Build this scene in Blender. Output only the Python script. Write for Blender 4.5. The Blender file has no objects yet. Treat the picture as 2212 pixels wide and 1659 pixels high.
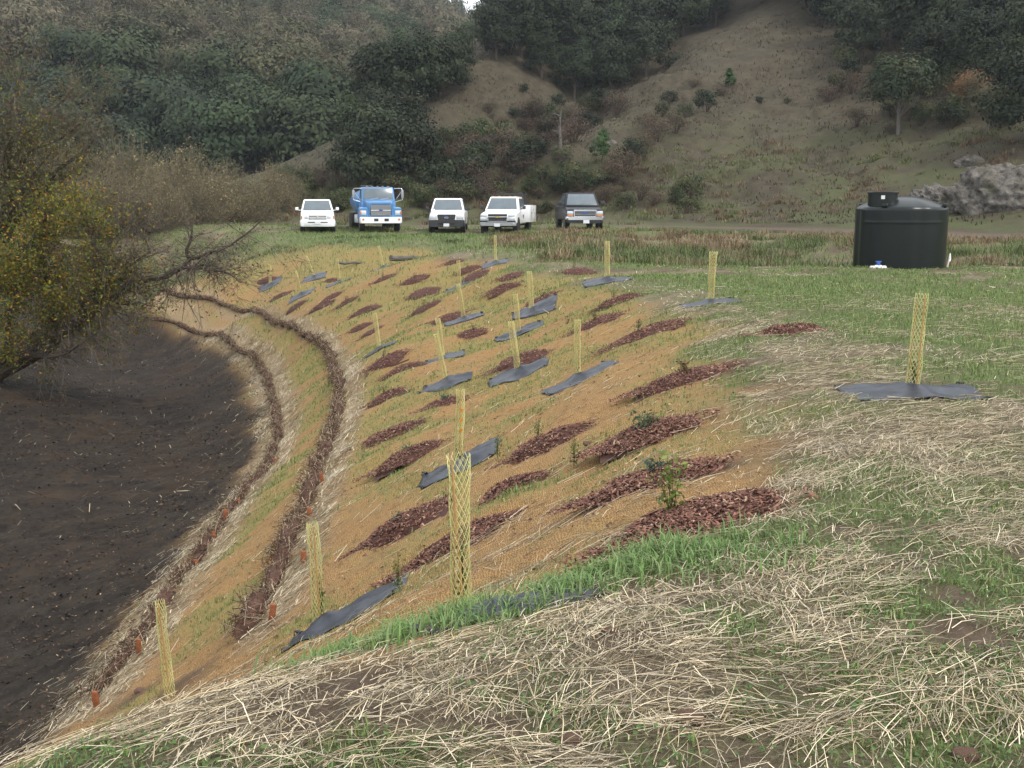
import bpy, bmesh, math, random
import numpy as np
from mathutils import Vector, Matrix, Euler

random.seed(7)
RNG = np.random.default_rng(11)
SC = bpy.context.scene
COL = SC.collection
R = math.radians

# ------------------------------------------------------------------ camera, sky, sun, exposure
F = 2335.0            # focal length in units of a 2212 px wide picture
PITCH = R(9.37)
CAMZ = 1.73
cam_d = bpy.data.cameras.new('camera')
cam = bpy.data.objects.new('camera', cam_d)
COL.objects.link(cam)
cam.location = (0, 0, CAMZ)
cam.rotation_euler = (math.pi / 2 - PITCH, 0, 0)
cam_d.sensor_width = 36.0
cam_d.lens = 36.0 * F / 2212.0
cam_d.clip_start = 0.1
cam_d.clip_end = 3000
SC.camera = cam

SUN_EL, SUN_AZ = R(50), R(125)      # azimuth clockwise from +Y: behind the camera, a little to the right
world = bpy.data.worlds.new('World')
SC.world = world
world.use_nodes = True
wn = world.node_tree
wn.nodes.clear()
w_out = wn.nodes.new('ShaderNodeOutputWorld')
w_bg = wn.nodes.new('ShaderNodeBackground')
w_sky = wn.nodes.new('ShaderNodeTexSky')
w_sky.sky_type = 'NISHITA'
w_sky.sun_disc = False
w_sky.sun_elevation = SUN_EL
w_sky.sun_rotation = SUN_AZ
w_sky.dust_density = 3.0
w_sky.ozone_density = 1.2
w_mix = wn.nodes.new('ShaderNodeMix')
w_mix.data_type = 'RGBA'
w_mix.inputs[0].default_value = 0.8          # closed cloud cover over the clear sky
w_mix.inputs[7].default_value = (9.3, 9.5, 9.7, 1)
wn.links.new(w_sky.outputs[0], w_mix.inputs[6])
wn.links.new(w_mix.outputs[2], w_bg.inputs[0])
w_bg.inputs[1].default_value = 0.12
wn.links.new(w_bg.outputs[0], w_out.inputs[0])

sun_d = bpy.data.lights.new('sun', 'SUN')
sun_d.energy = 1.4
sun_d.angle = R(14)
sun_d.color = (1.0, 0.95, 0.88)
sun = bpy.data.objects.new('sun', sun_d)
COL.objects.link(sun)
_sd = Vector((math.sin(SUN_AZ) * math.cos(SUN_EL), math.cos(SUN_AZ) * math.cos(SUN_EL), math.sin(SUN_EL)))
sun.rotation_euler = _sd.to_track_quat('Z', 'Y').to_euler()

SC.view_settings.view_transform = 'Standard'
SC.view_settings.look = 'None'
SC.view_settings.gamma = 1.0
SC.view_settings.use_curve_mapping = False
SC.view_settings.exposure = 0.86
SC.cycles.use_denoising = True
SC.cycles.max_bounces = 5
SC.cycles.diffuse_bounces = 3
SC.cycles.volume_bounces = 1

# ------------------------------------------------------------------ helpers
def ray(px, py):
    a = (px - 1106) / F; b = (829.5 - py) / F
    c, s = math.cos(PITCH), math.sin(PITCH)
    return np.array([a, c + b * s, -s + b * c])
def at_z(px, py, z):
    r = ray(px, py); t = (z - CAMZ) / r[2]
    return (r[0] * t, r[1] * t, z)
def at_d(px, py, d):
    r = ray(px, py); t = d / r[1]
    return (r[0] * t, d, CAMZ + r[2] * t)
def by_height(px, pyb, pyt, h=.95):
    rb = ray(px, pyb); rt = ray(px, pyt)
    return at_d(px, pyb, h / (rt[2] / rt[1] - rb[2] / rb[1]))

def tag(o, label=None, cat=None, group=None, kind=None):
    if label: o['label'] = label
    if cat: o['category'] = cat
    if group: o['group'] = group
    if kind: o['kind'] = kind
    return o
def link(o, parent=None):
    COL.objects.link(o)
    if parent is not None: o.parent = parent
    return o
def empty(name, loc=(0, 0, 0), rz=0.0, parent=None):
    o = bpy.data.objects.new(name, None)
    o.location = loc; o.rotation_euler = (0, 0, rz); o.empty_display_size = .2
    return link(o, parent)
def obj(name, me, mat=None, parent=None, loc=None):
    o = bpy.data.objects.new(name, me)
    if mat is not None and len(me.materials) == 0: me.materials.append(mat)
    if loc is not None: o.location = loc
    return link(o, parent)
def copy_tree(o, parent=None):
    c = o.copy(); COL.objects.link(c); c.parent = parent
    for ch in list(o.children): copy_tree(ch, c)
    return c
def np_mesh(name, V, FA, col=None, smooth=False):
    """V (n,3); FA list of int arrays (m,k); col (n,3) point colours."""
    if not isinstance(FA, list): FA = [FA]
    FA = [f for f in FA if len(f)]
    me = bpy.data.meshes.new(name)
    V = np.asarray(V, dtype=np.float32)
    me.vertices.add(len(V)); me.vertices.foreach_set('co', V.ravel())
    loops = np.concatenate([f.ravel() for f in FA]).astype(np.int32)
    tot = np.concatenate([np.full(len(f), f.shape[1]) for f in FA]).astype(np.int32)
    st = np.concatenate([[0], np.cumsum(tot)[:-1]]).astype(np.int32)
    me.loops.add(len(loops)); me.loops.foreach_set('vertex_index', loops)
    me.polygons.add(len(tot)); me.polygons.foreach_set('loop_start', st)
    try: me.polygons.foreach_set('loop_total', tot)
    except Exception: pass
    me.update(calc_edges=True); me.validate()
    if col is not None:
        a = me.attributes.new('col', 'FLOAT_COLOR', 'POINT')
        c4 = np.ones((len(V), 4), dtype=np.float32); c4[:, :3] = col
        a.data.foreach_set('color', c4.ravel())
    if smooth: me.polygons.foreach_set('use_smooth', np.ones(len(tot), dtype=bool))
    return me

class MB:
    """collects shapes for ONE mesh"""
    def __init__(s): s.v = []; s.f = []; s.c = []
    def add(s, verts, faces, col=None):
        b = len(s.v); s.v += [tuple(p) for p in verts]
        s.f += [tuple(i + b for i in f) for f in faces]
        s.c += [col or (1, 1, 1)] * len(verts)
        return s
    def box(s, c, d, rot=None, taper=1.0):
        x, y, z = d[0] / 2, d[1] / 2, d[2] / 2
        P = [(-x, -y, -z), (x, -y, -z), (x, y, -z), (-x, y, -z), (-x * taper, -y * taper, z), (x * taper, -y * taper, z), (x * taper, y * taper, z), (-x * taper, y * taper, z)]
        if rot is not None:
            m = Euler(rot).to_matrix(); P = [m @ Vector(p) for p in P]
        return s.add([(p[0] + c[0], p[1] + c[1], p[2] + c[2]) for p in P],
                     [(0, 3, 2, 1), (4, 5, 6, 7), (0, 1, 5, 4), (1, 2, 6, 5), (2, 3, 7, 6), (3, 0, 4, 7)])
    def tube(s, pts, rad, n=6, caps=True, col=None):
        pts = [Vector(p) for p in pts]
        if not hasattr(rad, '__len__'): rad = [rad] * len(pts)
        V = []; prev = None
        for i, p in enumerate(pts):
            t = (pts[min(i + 1, len(pts) - 1)] - pts[max(i - 1, 0)])
            if t.length < 1e-9: t = Vector((0, 0, 1))
            t.normalize()
            u = t.cross(Vector((0, 0, 1)) if abs(t.z) < .9 else Vector((1, 0, 0))) if prev is None else prev - t * prev.dot(t)
            u.normalize(); prev = u; w = t.cross(u)
            for k in range(n):
                a = 2 * math.pi * k / n
                V.append(p + (u * math.cos(a) + w * math.sin(a)) * rad[i])
        Fc = []
        for i in range(len(pts) - 1):
            for k in range(n):
                a = i * n + k; b = i * n + (k + 1) % n
                Fc.append((a, b, b + n, a + n))
        if caps:
            Fc.append(tuple(range(n - 1, -1, -1))); Fc.append(tuple(range((len(pts) - 1) * n, len(pts) * n)))
        return s.add(V, Fc, col)
    def lathe(s, prof, n=32, c=(0, 0, 0), axis='z', caps=True):
        V = []
        for r, h in prof:
            for k in range(n):
                a = 2 * math.pi * k / n
                p = (r * math.cos(a), r * math.sin(a), h)
                if axis == 'x': p = (p[2], p[0], p[1])
                if axis == 'y': p = (p[0], p[2], p[1])
                V.append((p[0] + c[0], p[1] + c[1], p[2] + c[2]))
        Fc = [(i * n + k, i * n + (k + 1) % n, (i + 1) * n + (k + 1) % n, (i + 1) * n + k) for i in range(len(prof) - 1) for k in range(n)]
        if caps:
            Fc.append(tuple(range(n - 1, -1, -1))); Fc.append(tuple(range((len(prof) - 1) * n, len(prof) * n)))
        return s.add(V, Fc)
    def loft(s, rings, closed=True, caps=True):
        n = len(rings[0]); V = [p for r in rings for p in r]
        Fc = [(i * n + k, i * n + (k + 1) % n, (i + 1) * n + (k + 1) % n, (i + 1) * n + k) for i in range(len(rings) - 1) for k in range(n if closed else n - 1)]
        if caps:
            Fc.append(tuple(range(n - 1, -1, -1))); Fc.append(tuple(range((len(rings) - 1) * n, len(rings) * n)))
        return s.add(V, Fc)
    def mesh(s, name, smooth=False, bevel=0.0, seg=2, angle=35):
        me = bpy.data.meshes.new(name)
        me.from_pydata([tuple(p) for p in s.v], [], s.f); me.update()
        bm = bmesh.new(); bm.from_mesh(me)
        bmesh.ops.recalc_face_normals(bm, faces=bm.faces)
        if bevel > 0:
            ed = [e for e in bm.edges if len(e.link_faces) == 2 and e.calc_face_angle(0) > R(angle)]
            bmesh.ops.bevel(bm, geom=ed, offset=bevel, segments=seg, affect='EDGES', profile=.5)
        bm.to_mesh(me); bm.free()
        if smooth:
            me.polygons.foreach_set('use_smooth', [True] * len(me.polygons))
            try: me.set_sharp_from_angle(angle=R(angle))
            except Exception: pass
        return me
    def build(s, name, mat, parent=None, smooth=True, bevel=0.0, loc=None, **k):
        return obj(name, s.mesh(name, smooth, bevel, **k), mat, parent, loc)

# -------- numpy noise
def _hash(ix, iy, seed):
    h = (ix.astype(np.int64) * 374761393 + iy.astype(np.int64) * 668265263 + seed * 974634777) & 0xffffffff
    h = ((h ^ (h >> 13)) * 1274126177) & 0xffffffff
    return ((h ^ (h >> 16)) & 0xffff) / 65535.0
def vnoise(x, y, s, seed=0):
    x = np.asarray(x, float) / s; y = np.asarray(y, float) / s
    ix = np.floor(x); iy = np.floor(y); fx = x - ix; fy = y - iy
    fx = fx * fx * fx * (fx * (fx * 6 - 15) + 10); fy = fy * fy * fy * (fy * (fy * 6 - 15) + 10)
    a = _hash(ix, iy, seed); b = _hash(ix + 1, iy, seed); c = _hash(ix, iy + 1, seed); d = _hash(ix + 1, iy + 1, seed)
    return (a * (1 - fx) + b * fx) * (1 - fy) + (c * (1 - fx) + d * fx) * fy
def fbm(x, y, s, o=4, seed=0, gain=.5):
    t = 0; a = 1; n = 0; x = np.asarray(x, float); y = np.asarray(y, float)
    for i in range(o):
        c, q = math.cos(i * 1.1), math.sin(i * 1.1)
        t = t + a * vnoise(x * c - y * q, x * q + y * c, s, seed + i * 17); n += a; a *= gain; s /= 2.03
    return t / n
def sstep(a, b, v):
    t = np.clip((np.asarray(v, float) - a) / (b - a), 0, 1); return t * t * (3 - 2 * t)

# -------- materials
def new_mat(name):
    m = bpy.data.materials.new(name); m.use_nodes = True
    nt = m.node_tree; b = nt.nodes['Principled BSDF']
    return m, nt, b
def node(nt, t, **kw):
    n = nt.nodes.new(t)
    for k, v in kw.items(): setattr(n, k, v)
    return n
def mixc(nt, fac, a, b, mode='MIX'):
    n = node(nt, 'ShaderNodeMix', data_type='RGBA', blend_type=mode)
    for i, v in ((0, fac), (6, a), (7, b)):
        if hasattr(v, 'is_linked') or hasattr(v, 'links'): nt.links.new(v, n.inputs[i])
        elif i == 0: n.inputs[0].default_value = v
        else: n.inputs[i].default_value = (*v, 1)
    return n.outputs[2]
def noise(nt, scale, detail=4, rough=.6, vec=None, dist=0.0):
    n = node(nt, 'ShaderNodeTexNoise'); n.inputs['Scale'].default_value = scale
    n.inputs['Detail'].default_value = detail; n.inputs['Roughness'].default_value = rough; n.inputs['Distortion'].default_value = dist
    if vec is not None: nt.links.new(vec, n.inputs['Vector'])
    return n.outputs['Fac']
def ramp(nt, fac, a, b):
    n = node(nt, 'ShaderNodeMapRange'); n.inputs[1].default_value = a; n.inputs[2].default_value = b
    nt.links.new(fac, n.inputs[0]); return n.outputs[0]
def bump(nt, b, h, strength, dist):
    n = node(nt, 'ShaderNodeBump'); n.inputs['Strength'].default_value = strength; n.inputs['Distance'].default_value = dist
    nt.links.new(h, n.inputs['Height']); nt.links.new(n.outputs[0], b.inputs['Normal'])
def plain(name, col, rough=.5, metal=0.0, var=.18, scale=6.0, bmp=0.0, spec=.5, coat=0.0):
    m, nt, b = new_mat(name)
    tc = node(nt, 'ShaderNodeTexCoord').outputs['Object']
    n1 = noise(nt, scale, 5, .65, tc)
    c2 = tuple(max(0, c * (1 - var)) for c in col); c1 = tuple(min(1, c * (1 + var)) for c in col)
    nt.links.new(mixc(nt, ramp(nt, n1, .3, .7), c2, c1), b.inputs['Base Color'])
    b.inputs['Roughness'].default_value = rough; b.inputs['Metallic'].default_value = metal
    b.inputs['Specular IOR Level'].default_value = spec
    b.inputs['Coat Weight'].default_value = coat
    if bmp: bump(nt, b, n1, bmp, .02)
    return m
def attr_mat(name, rough=.7, spec=.25, transl=0.0, objvar=0.0, scale=None):
    """colour from the mesh's own colour attribute; optional light through thin leaves"""
    m, nt, b = new_mat(name)
    a = node(nt, 'ShaderNodeAttribute', attribute_name='col').outputs['Color']
    if objvar:
        oi = node(nt, 'ShaderNodeObjectInfo').outputs['Random']
        hs = node(nt, 'ShaderNodeHueSaturation')
        nt.links.new(ramp(nt, oi, 0, 1), hs.inputs['Value'])
        mr = hs.inputs['Value'].links[0].from_node
        mr.inputs[3].default_value = 1 - objvar; mr.inputs[4].default_value = 1 + objvar
        m2 = node(nt, 'ShaderNodeMapRange'); m2.inputs[3].default_value = .485; m2.inputs[4].default_value = .512
        w = node(nt, 'ShaderNodeMath', operation='FRACT'); w2 = node(nt, 'ShaderNodeMath', operation='MULTIPLY'); w2.inputs[1].default_value = 7.31
        nt.links.new(oi, w2.inputs[0]); nt.links.new(w2.outputs[0], w.inputs[0]); nt.links.new(w.outputs[0], m2.inputs[0]); nt.links.new(m2.outputs[0], hs.inputs['Hue'])
        nt.links.new(a, hs.inputs['Color']); a = hs.outputs[0]
    nt.links.new(a, b.inputs['Base Color'])
    b.inputs['Roughness'].default_value = rough; b.inputs['Specular IOR Level'].default_value = spec
    if transl:
        t = node(nt, 'ShaderNodeBsdfTranslucent'); nt.links.new(a, t.inputs[0])
        mx = node(nt, 'ShaderNodeMixShader'); mx.inputs[0].default_value = transl
        nt.links.new(b.outputs[0], mx.inputs[1]); nt.links.new(t.outputs[0], mx.inputs[2])
        nt.links.new(mx.outputs[0], nt.nodes['Material Output'].inputs[0])
    return m

# -------- vectorised scatter shapes
def rand_unit(n, rng):
    v = rng.normal(size=(n, 3)); return v / np.linalg.norm(v, axis=1, keepdims=True)
def prisms(P0, P1, r0, r1, bend=None):
    """3-sided rods P0->P1 (n,3)"""
    n = len(P0); d = P1 - P0; L = np.linalg.norm(d, axis=1, keepdims=True) + 1e-9; d = d / L
    up = np.tile(np.array([[0, 0, 1.0]]), (n, 1)); up[np.abs(d[:, 2]) > .9] = (1, 0, 0)
    u = np.cross(d, up); u /= np.linalg.norm(u, axis=1, keepdims=True); w = np.cross(u, d)
    V = np.zeros((n, 6, 3))
    for k in range(3):
        a = 2 * math.pi * k / 3 + .5
        o = u * math.cos(a) + w * math.sin(a)
        V[:, k] = P0 + o * np.reshape(r0, (-1, 1)); V[:, 3 + k] = P1 + o * np.reshape(r1, (-1, 1))
    b = (np.arange(n) * 6)[:, None]
    Fc = np.concatenate([b + np.array([[0, 1, 4, 3]]), b + np.array([[1, 2, 5, 4]]), b + np.array([[2, 0, 3, 5]])])
    return V.reshape(-1, 3), Fc
def ribbons(P0, P1, r0):
    n = len(P0); d = P1 - P0; d /= np.linalg.norm(d, axis=1, keepdims=True) + 1e-9
    u = np.cross(d, np.array([[0, 0, 1.0]])); u /= np.linalg.norm(u, axis=1, keepdims=True) + 1e-9; u[:, 2] += .3; u *= np.reshape(r0, (-1, 1)) * 1.1
    V = np.stack([P0 - u, P0 + u, P1 + u * .7, P1 - u * .7], 1)
    return V.reshape(-1, 3), (np.arange(n) * 4)[:, None] + np.arange(4)[None]
def blades(P, h, w, yaw, lean, rng):
    """curved grass blades: 5 points, 3 triangles each"""
    n = len(P); dx = np.cos(yaw); dy = np.sin(yaw)
    side = np.stack([-dy, dx, np.zeros(n)], 1) * (w / 2)[:, None]
    fw = np.stack([dx, dy, np.zeros(n)], 1)
    V = np.zeros((n, 5, 3))
    V[:, 0] = P - side; V[:, 1] = P + side
    m = P + fw * (lean * h * .35)[:, None]; m[:, 2] += h * .6
    V[:, 2] = m - side * .8; V[:, 3] = m + side * .8
    t = P + fw * (lean * h * 1.0)[:, None]; t[:, 2] += h * (1 - .35 * np.clip(lean, 0, 1))
    V[:, 4] = t
    b = (np.arange(n) * 5)[:, None]
    Fc = np.concatenate([b + np.array([[0, 1, 3]]), b + np.array([[0, 3, 2]]), b + np.array([[2, 3, 4]])])
    return V.reshape(-1, 3), Fc
def leaf_quads(C, N, s, rng, aspect=.6):
    n = len(C); ref = rand_unit(n, rng)
    u = np.cross(N, ref); u /= (np.linalg.norm(u, axis=1, keepdims=True) + 1e-9); w = np.cross(N, u)
    s = np.reshape(s, (-1, 1))
    V = np.stack([C - u * s, C - w * s * aspect + N * s * .15, C + u * s, C + w * s * aspect + N * s * .15], 1)
    return V.reshape(-1, 3), (np.arange(n) * 4)[:, None] + np.arange(4)[None]
# ------------------------------------------------------------------ terrain: one height function for everything
TUBES = [  # base px, base py, top px, top py
    (1970, 848, 1978, 628), (1535, 655, 1537, 540), (1312, 605, 1310, 528), (1070, 568, 1070, 506), (993, 622, 990, 558),
    (1003, 697, 990, 618), (1149, 672, 1143, 585), (1121, 727, 1113, 637), (1120, 810, 1103, 695), (1247, 828, 1246, 695),
    (957, 775, 946, 682), (964, 832, 942, 725), (820, 752, 810, 668), (997, 1325, 993, 968), (990, 1000, 996, 834),
    (690, 1345, 682, 1110), (372, 1495, 358, 1285), (679, 598, 663, 550), (733, 609, 729, 560), (651, 636, 640, 584),
    (584, 615, 584, 570), (828, 580, 819, 530)]
UPPER_PX = [(340, 635), (450, 650), (560, 680), (640, 715), (690, 745), (725, 800), (735, 860), (720, 930), (690, 1000), (670, 1070), (630, 1150), (610, 1200), (570, 1300), (527, 1390)]
LOWER_PX = [(290, 680), (420, 710), (520, 755), (570, 800), (595, 880), (600, 950), (560, 1040), (510, 1090), (430, 1210), (340, 1330), (200, 1510)]
UPPER = [at_z(x, y, -2.6) for x, y in UPPER_PX]
LOWER = [at_z(x, y, -3.8) for x, y in LOWER_PX]
CREST_PX = [(0, 1620), (300, 1540), (500, 1480), (1000, 1370), (1500, 1190), (1720, 1090), (1780, 1000), (1760, 900), (1650, 800), (1560, 730), (1480, 670), (1400, 630), (1250, 600), (1100, 575)]
CREST = [at_z(x, y, 0) for x, y in CREST_PX]

CT = []
CT += [by_height(t[0], t[1], t[3]) for t in TUBES]
CT += UPPER + LOWER
CT += [(x, y, -.07) for x, y, z in CREST]
# flat field on the right and under the camera
CT += [(x, y, 0) for x, y in [(0, 0), (0, 2.2), (2, 2), (5, 3), (9, 4), (2.6, 5), (4.2, 8), (8, 9), (14, 10), (4.4, 12), (8, 15), (14, 17), (4.6, 17), (5, 22), (9, 23), (16, 24), (3.9, 26), (7, 28), (12, 29.5), (18, 29), (24, 26),
                              (-2.2, 1.2), (-5, -3), (0, -6), (8, -6), (20, 5), (30, 15), (1.6, 31), (4, 31.5), (8, 31.3), (14, 31.5), (24, 31.5), (-2, -12), (15, -15), (-14, -14)]]
# swale with tall grass behind the field, flat ground of the parked vehicles, track
CT += [(5, 36, -.5), (10, 36, -.55), (16, 36, -.5), (24, 36, -.4), (6, 44, -.1), (14, 44, -.1), (22, 44, -.05), (2.2, 40, 0), (0, 46, .05), (4, 52, .25), (10, 52, .2), (18, 50, .1), (30, 46, 0),
       (-2.2, 40, 0), (-5.7, 49, .0), (-9, 52, -.35), (-12.5, 54, -.75), (-8, 56, .1), (-13, 58, .05), (-19, 60, -.1), (-2, 56, .15), (-3.6, 60, .2), (-11, 61, .2), (-7.6, 62, .25), (-.5, 59, .2), (3.7, 58.5, .45), (5, 63, .45),
       (-12, 70, .45), (-4, 70, .45), (3, 70, .45), (10, 69, .45), (18, 64, .3), (26, 57, .1), (-20, 70, .3), (-24, 62, 0)]
# creek bed
CT += [at_z(*p, -4.6) for p in [(200, 1000), (0, 1300), (300, 850), (0, 1500), (150, 1150), (420, 930), (0, 1100)]]
CT += [(-3.9, 8.2, -3.25), (-2.9, 6, -2.0), (-2.1, 6.9, -1.75), (-5.6, 9.5, -4.3), (-6, 5.5, -3.9), (-9, 4, -4.4), (-9, 0, -4.2), (-5, 2, -2.6), (-15, 8, -4.6), (-18, 18, -4.6), (-20, 27, -3.9), (-22, 34, -2.5), (-25, 42, -2.6), (-24, 50, -2.6), (-16.5, 33, -3.7), (-14.5, 28.5, -4.35),
       (-28, 20, -2.2), (-30, 32, -1.0), (-30, 10, -2.0), (-34, 45, -.6), (-26, 58, -.4), (-40, 20, 0), (-40, -5, 0), (-25, -5, -2.0)]
# hillside
HILL = [(1300, 462, 82), (1500, 470, 78), (1700, 470, 74), (1900, 465, 70), (2212, 455, 64), (2500, 440, 62), (1300, 400, 90), (1500, 400, 88), (1700, 400, 84), (1900, 400, 80), (2212, 380, 72), (2500, 350, 72),
        (1500, 330, 97), (1700, 300, 97), (1900, 300, 92), (2212, 280, 84), (1500, 235, 109), (1700, 200, 111), (1900, 200, 105), (2212, 160, 98), (1800, 60, 128), (2000, 50, 125), (2212, 0, 118), (2000, -100, 150), (2400, -100, 135), (1640, -60, 158),
        (1640, -150, 195), (2200, -250, 190), (2800, 100, 110), (2900, 300, 80), (2900, -200, 150),
        (1220, 345, 95), (1330, 272, 105), (1450, 172, 117), (1540, 97, 127), (1640, 32, 136),
        (1180, 425, 92), (1150, 330, 110), (1280, 230, 127), (1400, 120, 142), (1480, 30, 155), (950, 425, 90), (950, 335, 100), (950, 252, 108), (1050, 148, 122), (1170, 150, 130), (1100, 250, 114), (1050, 335, 103),
        (850, 410, 93), (760, 425, 92), (740, 312, 118), (650, 362, 112), (580, 414, 104), (500, 432, 105), (300, 436, 105), (0, 436, 105), (-300, 430, 105), (900, 170, 124), (1000, 125, 138), (1060, 60, 150), (1120, -10, 165), (990, 160, 155), (920, 230, 155), (1220, -30, 165), (1300, -100, 188), (820, 240, 119)]
CT += [at_d(*h) for h in HILL]
CT += [(-35, 150, 5), (-60, 150, 6), (-60, 70, .8), (-60, 95, 1.5), (-90, 110, 4), (-35, 80, .7), (-45, 120, 3), (-28, 135, 6), (-30, 190, 12), (-100, 190, 14), (-25, 175, 9), (-12, 185, 17), (14, 200, 56), (-20, 212, 15), (-38, 216, 14), (-62, 216, 15), (-6, 212, 22), (60, 205, 75), (110, 200, 80), (-110, 60, 3), (-110, 0, 3), (110, 40, 8), (110, 0, 2), (60, 0, 0), (50, -30, 0), (-60, -30, 0)]
CT = np.array(CT, float)

def _U(r2): return .5 * r2 * np.log(r2 + 1e-12)
def _solve(P, lam):
    n = len(P); A = np.zeros((n + 3, n + 3))
    d2 = ((P[:, None, :2] - P[None, :, :2]) ** 2).sum(-1)
    A[:n, :n] = _U(d2) + np.eye(n) * lam
    A[:n, n] = 1; A[:n, n + 1:] = P[:, :2]; A[n, :n] = 1; A[n + 1:, :n] = P[:, :2].T
    return np.linalg.solve(A, np.concatenate([P[:, 2], [0, 0, 0]]))
_W = _solve(CT, .35)
def zt(x, y):
    x = np.asarray(x, float); y = np.asarray(y, float); sh = x.shape
    x = x.ravel(); y = y.ravel(); out = np.empty(len(x)); n = len(CT)
    for i in range(0, len(x), 40000):
        a = x[i:i + 40000]; b = y[i:i + 40000]
        d2 = (a[:, None] - CT[None, :, 0]) ** 2 + (b[:, None] - CT[None, :, 1]) ** 2
        out[i:i + 40000] = _U(d2) @ _W[:n] + _W[n] + _W[n + 1] * a + _W[n + 2] * b
    return out.reshape(sh)

def seg_dist(x, y, poly):
    """distance to a polyline and side (positive on its right when walking along it)"""
    best = np.full(np.shape(x), 1e9); side = np.zeros(np.shape(x))
    for a, b in zip(poly[:-1], poly[1:]):
        ax, ay = a[0], a[1]; dx, dy = b[0] - ax, b[1] - ay; L = dx * dx + dy * dy
        t = np.clip(((x - ax) * dx + (y - ay) * dy) / L, 0, 1)
        ex = x - ax - t * dx; ey = y - ay - t * dy; d = np.hypot(ex, ey)
        s = (x - ax) * dy - (y - ay) * dx
        m = d < best; best = np.where(m, d, best); side = np.where(m, s, side)
    return best, np.sign(side)

# where green growth shows, as ground patches (px, py, radius m, strength)
GREEN_PX = [(700, 512, 4, .9), (850, 515, 4, .9), (1000, 516, 4, .9), (760, 535, 3, .8), (640, 528, 3, .8), (930, 528, 3, .7), (600, 900, .7, .7), (660, 890, .7, .9), (690, 960, .4, .7), (620, 840, .9, .7), (540, 745, 1.5, .7), (820, 640, 1.6, .6), (730, 800, .8, .7), (900, 850, .6, .6), (1010, 900, .5, .6), (820, 1050, .4, .7), (940, 1080, .35, .6), (1000, 760, .7, .5), (1100, 600, 1.6, .8), (1150, 640, 1.2, .9), (1050, 660, 1.0, .8), (960, 640, 1.3, .6), (880, 630, 1.6, .6), (1085, 690, .7, .7), (850, 730, .8, .5), (790, 870, .5, .9), (880, 905, .4, .4), (1050, 895, .6, .8), (1160, 880, .5, .7), (1110, 905, .5, .8),
            (1150, 1050, .35, .9), (1095, 1075, .3, .9), (760, 1010, .45, .8), (880, 1040, .5, .8), (960, 1035, .4, .6), (650, 860, .8, .9), (655, 920, .6, .9), (640, 970, .5, .9), (600, 1050, .5, .8), (545, 1125, .5, .9), (560, 780, 1.2, .6), (640, 790, .9, .7),
            (500, 720, 1.6, .6), (680, 830, .5, .8), (760, 1290, .25, .8), (660, 1330, .3, .7), (720, 1100, .3, .4), (800, 1090, .3, .3), (1100, 770, .4, .4), (760, 700, 1.0, .5), (700, 690, 1.2, .4), (920, 720, .6, .5), (1180, 600, 1.5, .8), (1020, 610, 1.5, .5),
            (1570, 745, 1.0, .8), (1530, 700, .8, .4), (1690, 810, .5, .5), (1790, 1005, .35, 1.), (1850, 1035, .35, 1.), (1880, 1000, .25, .7), (2100, 1120, .4, .8), (1980, 1180, .35, .6), (1820, 880, .4, .6), (2000, 690, 2.5, 1.), (1750, 650, 2.4, .9), (2120, 640, 2.5, 1.),
            (1900, 620, 3, .8), (1600, 615, 2.4, .7), (1400, 600, 2.2, .6), (2150, 750, 1.2, 1.), (2050, 780, .8, .9), (2190, 820, .6, .9), (1800, 740, 1.0, .5), (2190, 980, .5, .7), (2140, 1250, .3, .7), (2120, 1400, .25, .6), (1750, 1200, .35, .7), (1850, 1260, .3, .6), (1600, 1340, .25, .5),
            (2060, 1050, .35, .7), (1980, 1320, .25, .5), (1690, 1560, .2, .5), (900, 1640, .2, .8), (800, 1610, .15, .6), (2050, 1600, .2, .6), (1420, 1640, .2, .4), (1880, 1480, .2, .6), (1950, 1640, .2, .5), (1300, 1600, .2, .3)]
TALL_PX = [(480, 1478), (600, 1450), (720, 1420), (860, 1385), (980, 1350), (1100, 1310), (1220, 1268), (1330, 1232), (1440, 1212), (1540, 1205)]

def hit(px, py, d0=1.5, d1=400):
    r = ray(px, py); t = d0 * (d1 / d0) ** np.linspace(0, 1, 700)
    z = CAMZ + r[2] * t; g = zt(r[0] * t, r[1] * t)
    k = np.argmax(z < g)
    if k == 0: k = len(t) - 1
    a, b = t[max(k - 1, 0)], t[k]
    for _ in range(24):
        m = (a + b) / 2
        if CAMZ + r[2] * m < zt(np.array([r[0] * m]), np.array([r[1] * m]))[0]: b = m
        else: a = m
    return np.array([r[0] * b, r[1] * b, CAMZ + r[2] * b])
GREEN = [(*hit(a, b)[:2], r, s) for a, b, r, s in GREEN_PX]
TALL = [hit(a, b) for a, b in TALL_PX]
SOIL_PX = [(390, 1480, .35), (280, 1500, .3), (1540, 1010, .25), (2080, 1375, .2), (1390, 1385, .12), (1230, 1290, .12), (2060, 1290, .12), (1080, 1560, .12), (760, 1480, .14), (1300, 1395, .1)]
SOIL = [(*hit(a, b)[:2], r) for a, b, r in SOIL_PX]
CREST_STRAW = [hit(a, b) for a, b in [(930, 548), (1010, 552), (1100, 575), (1200, 592), (1320, 618), (1450, 655), (1560, 700), (1660, 745), (1760, 790), (1860, 840), (1960, 920), (1900, 970)]]

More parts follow.
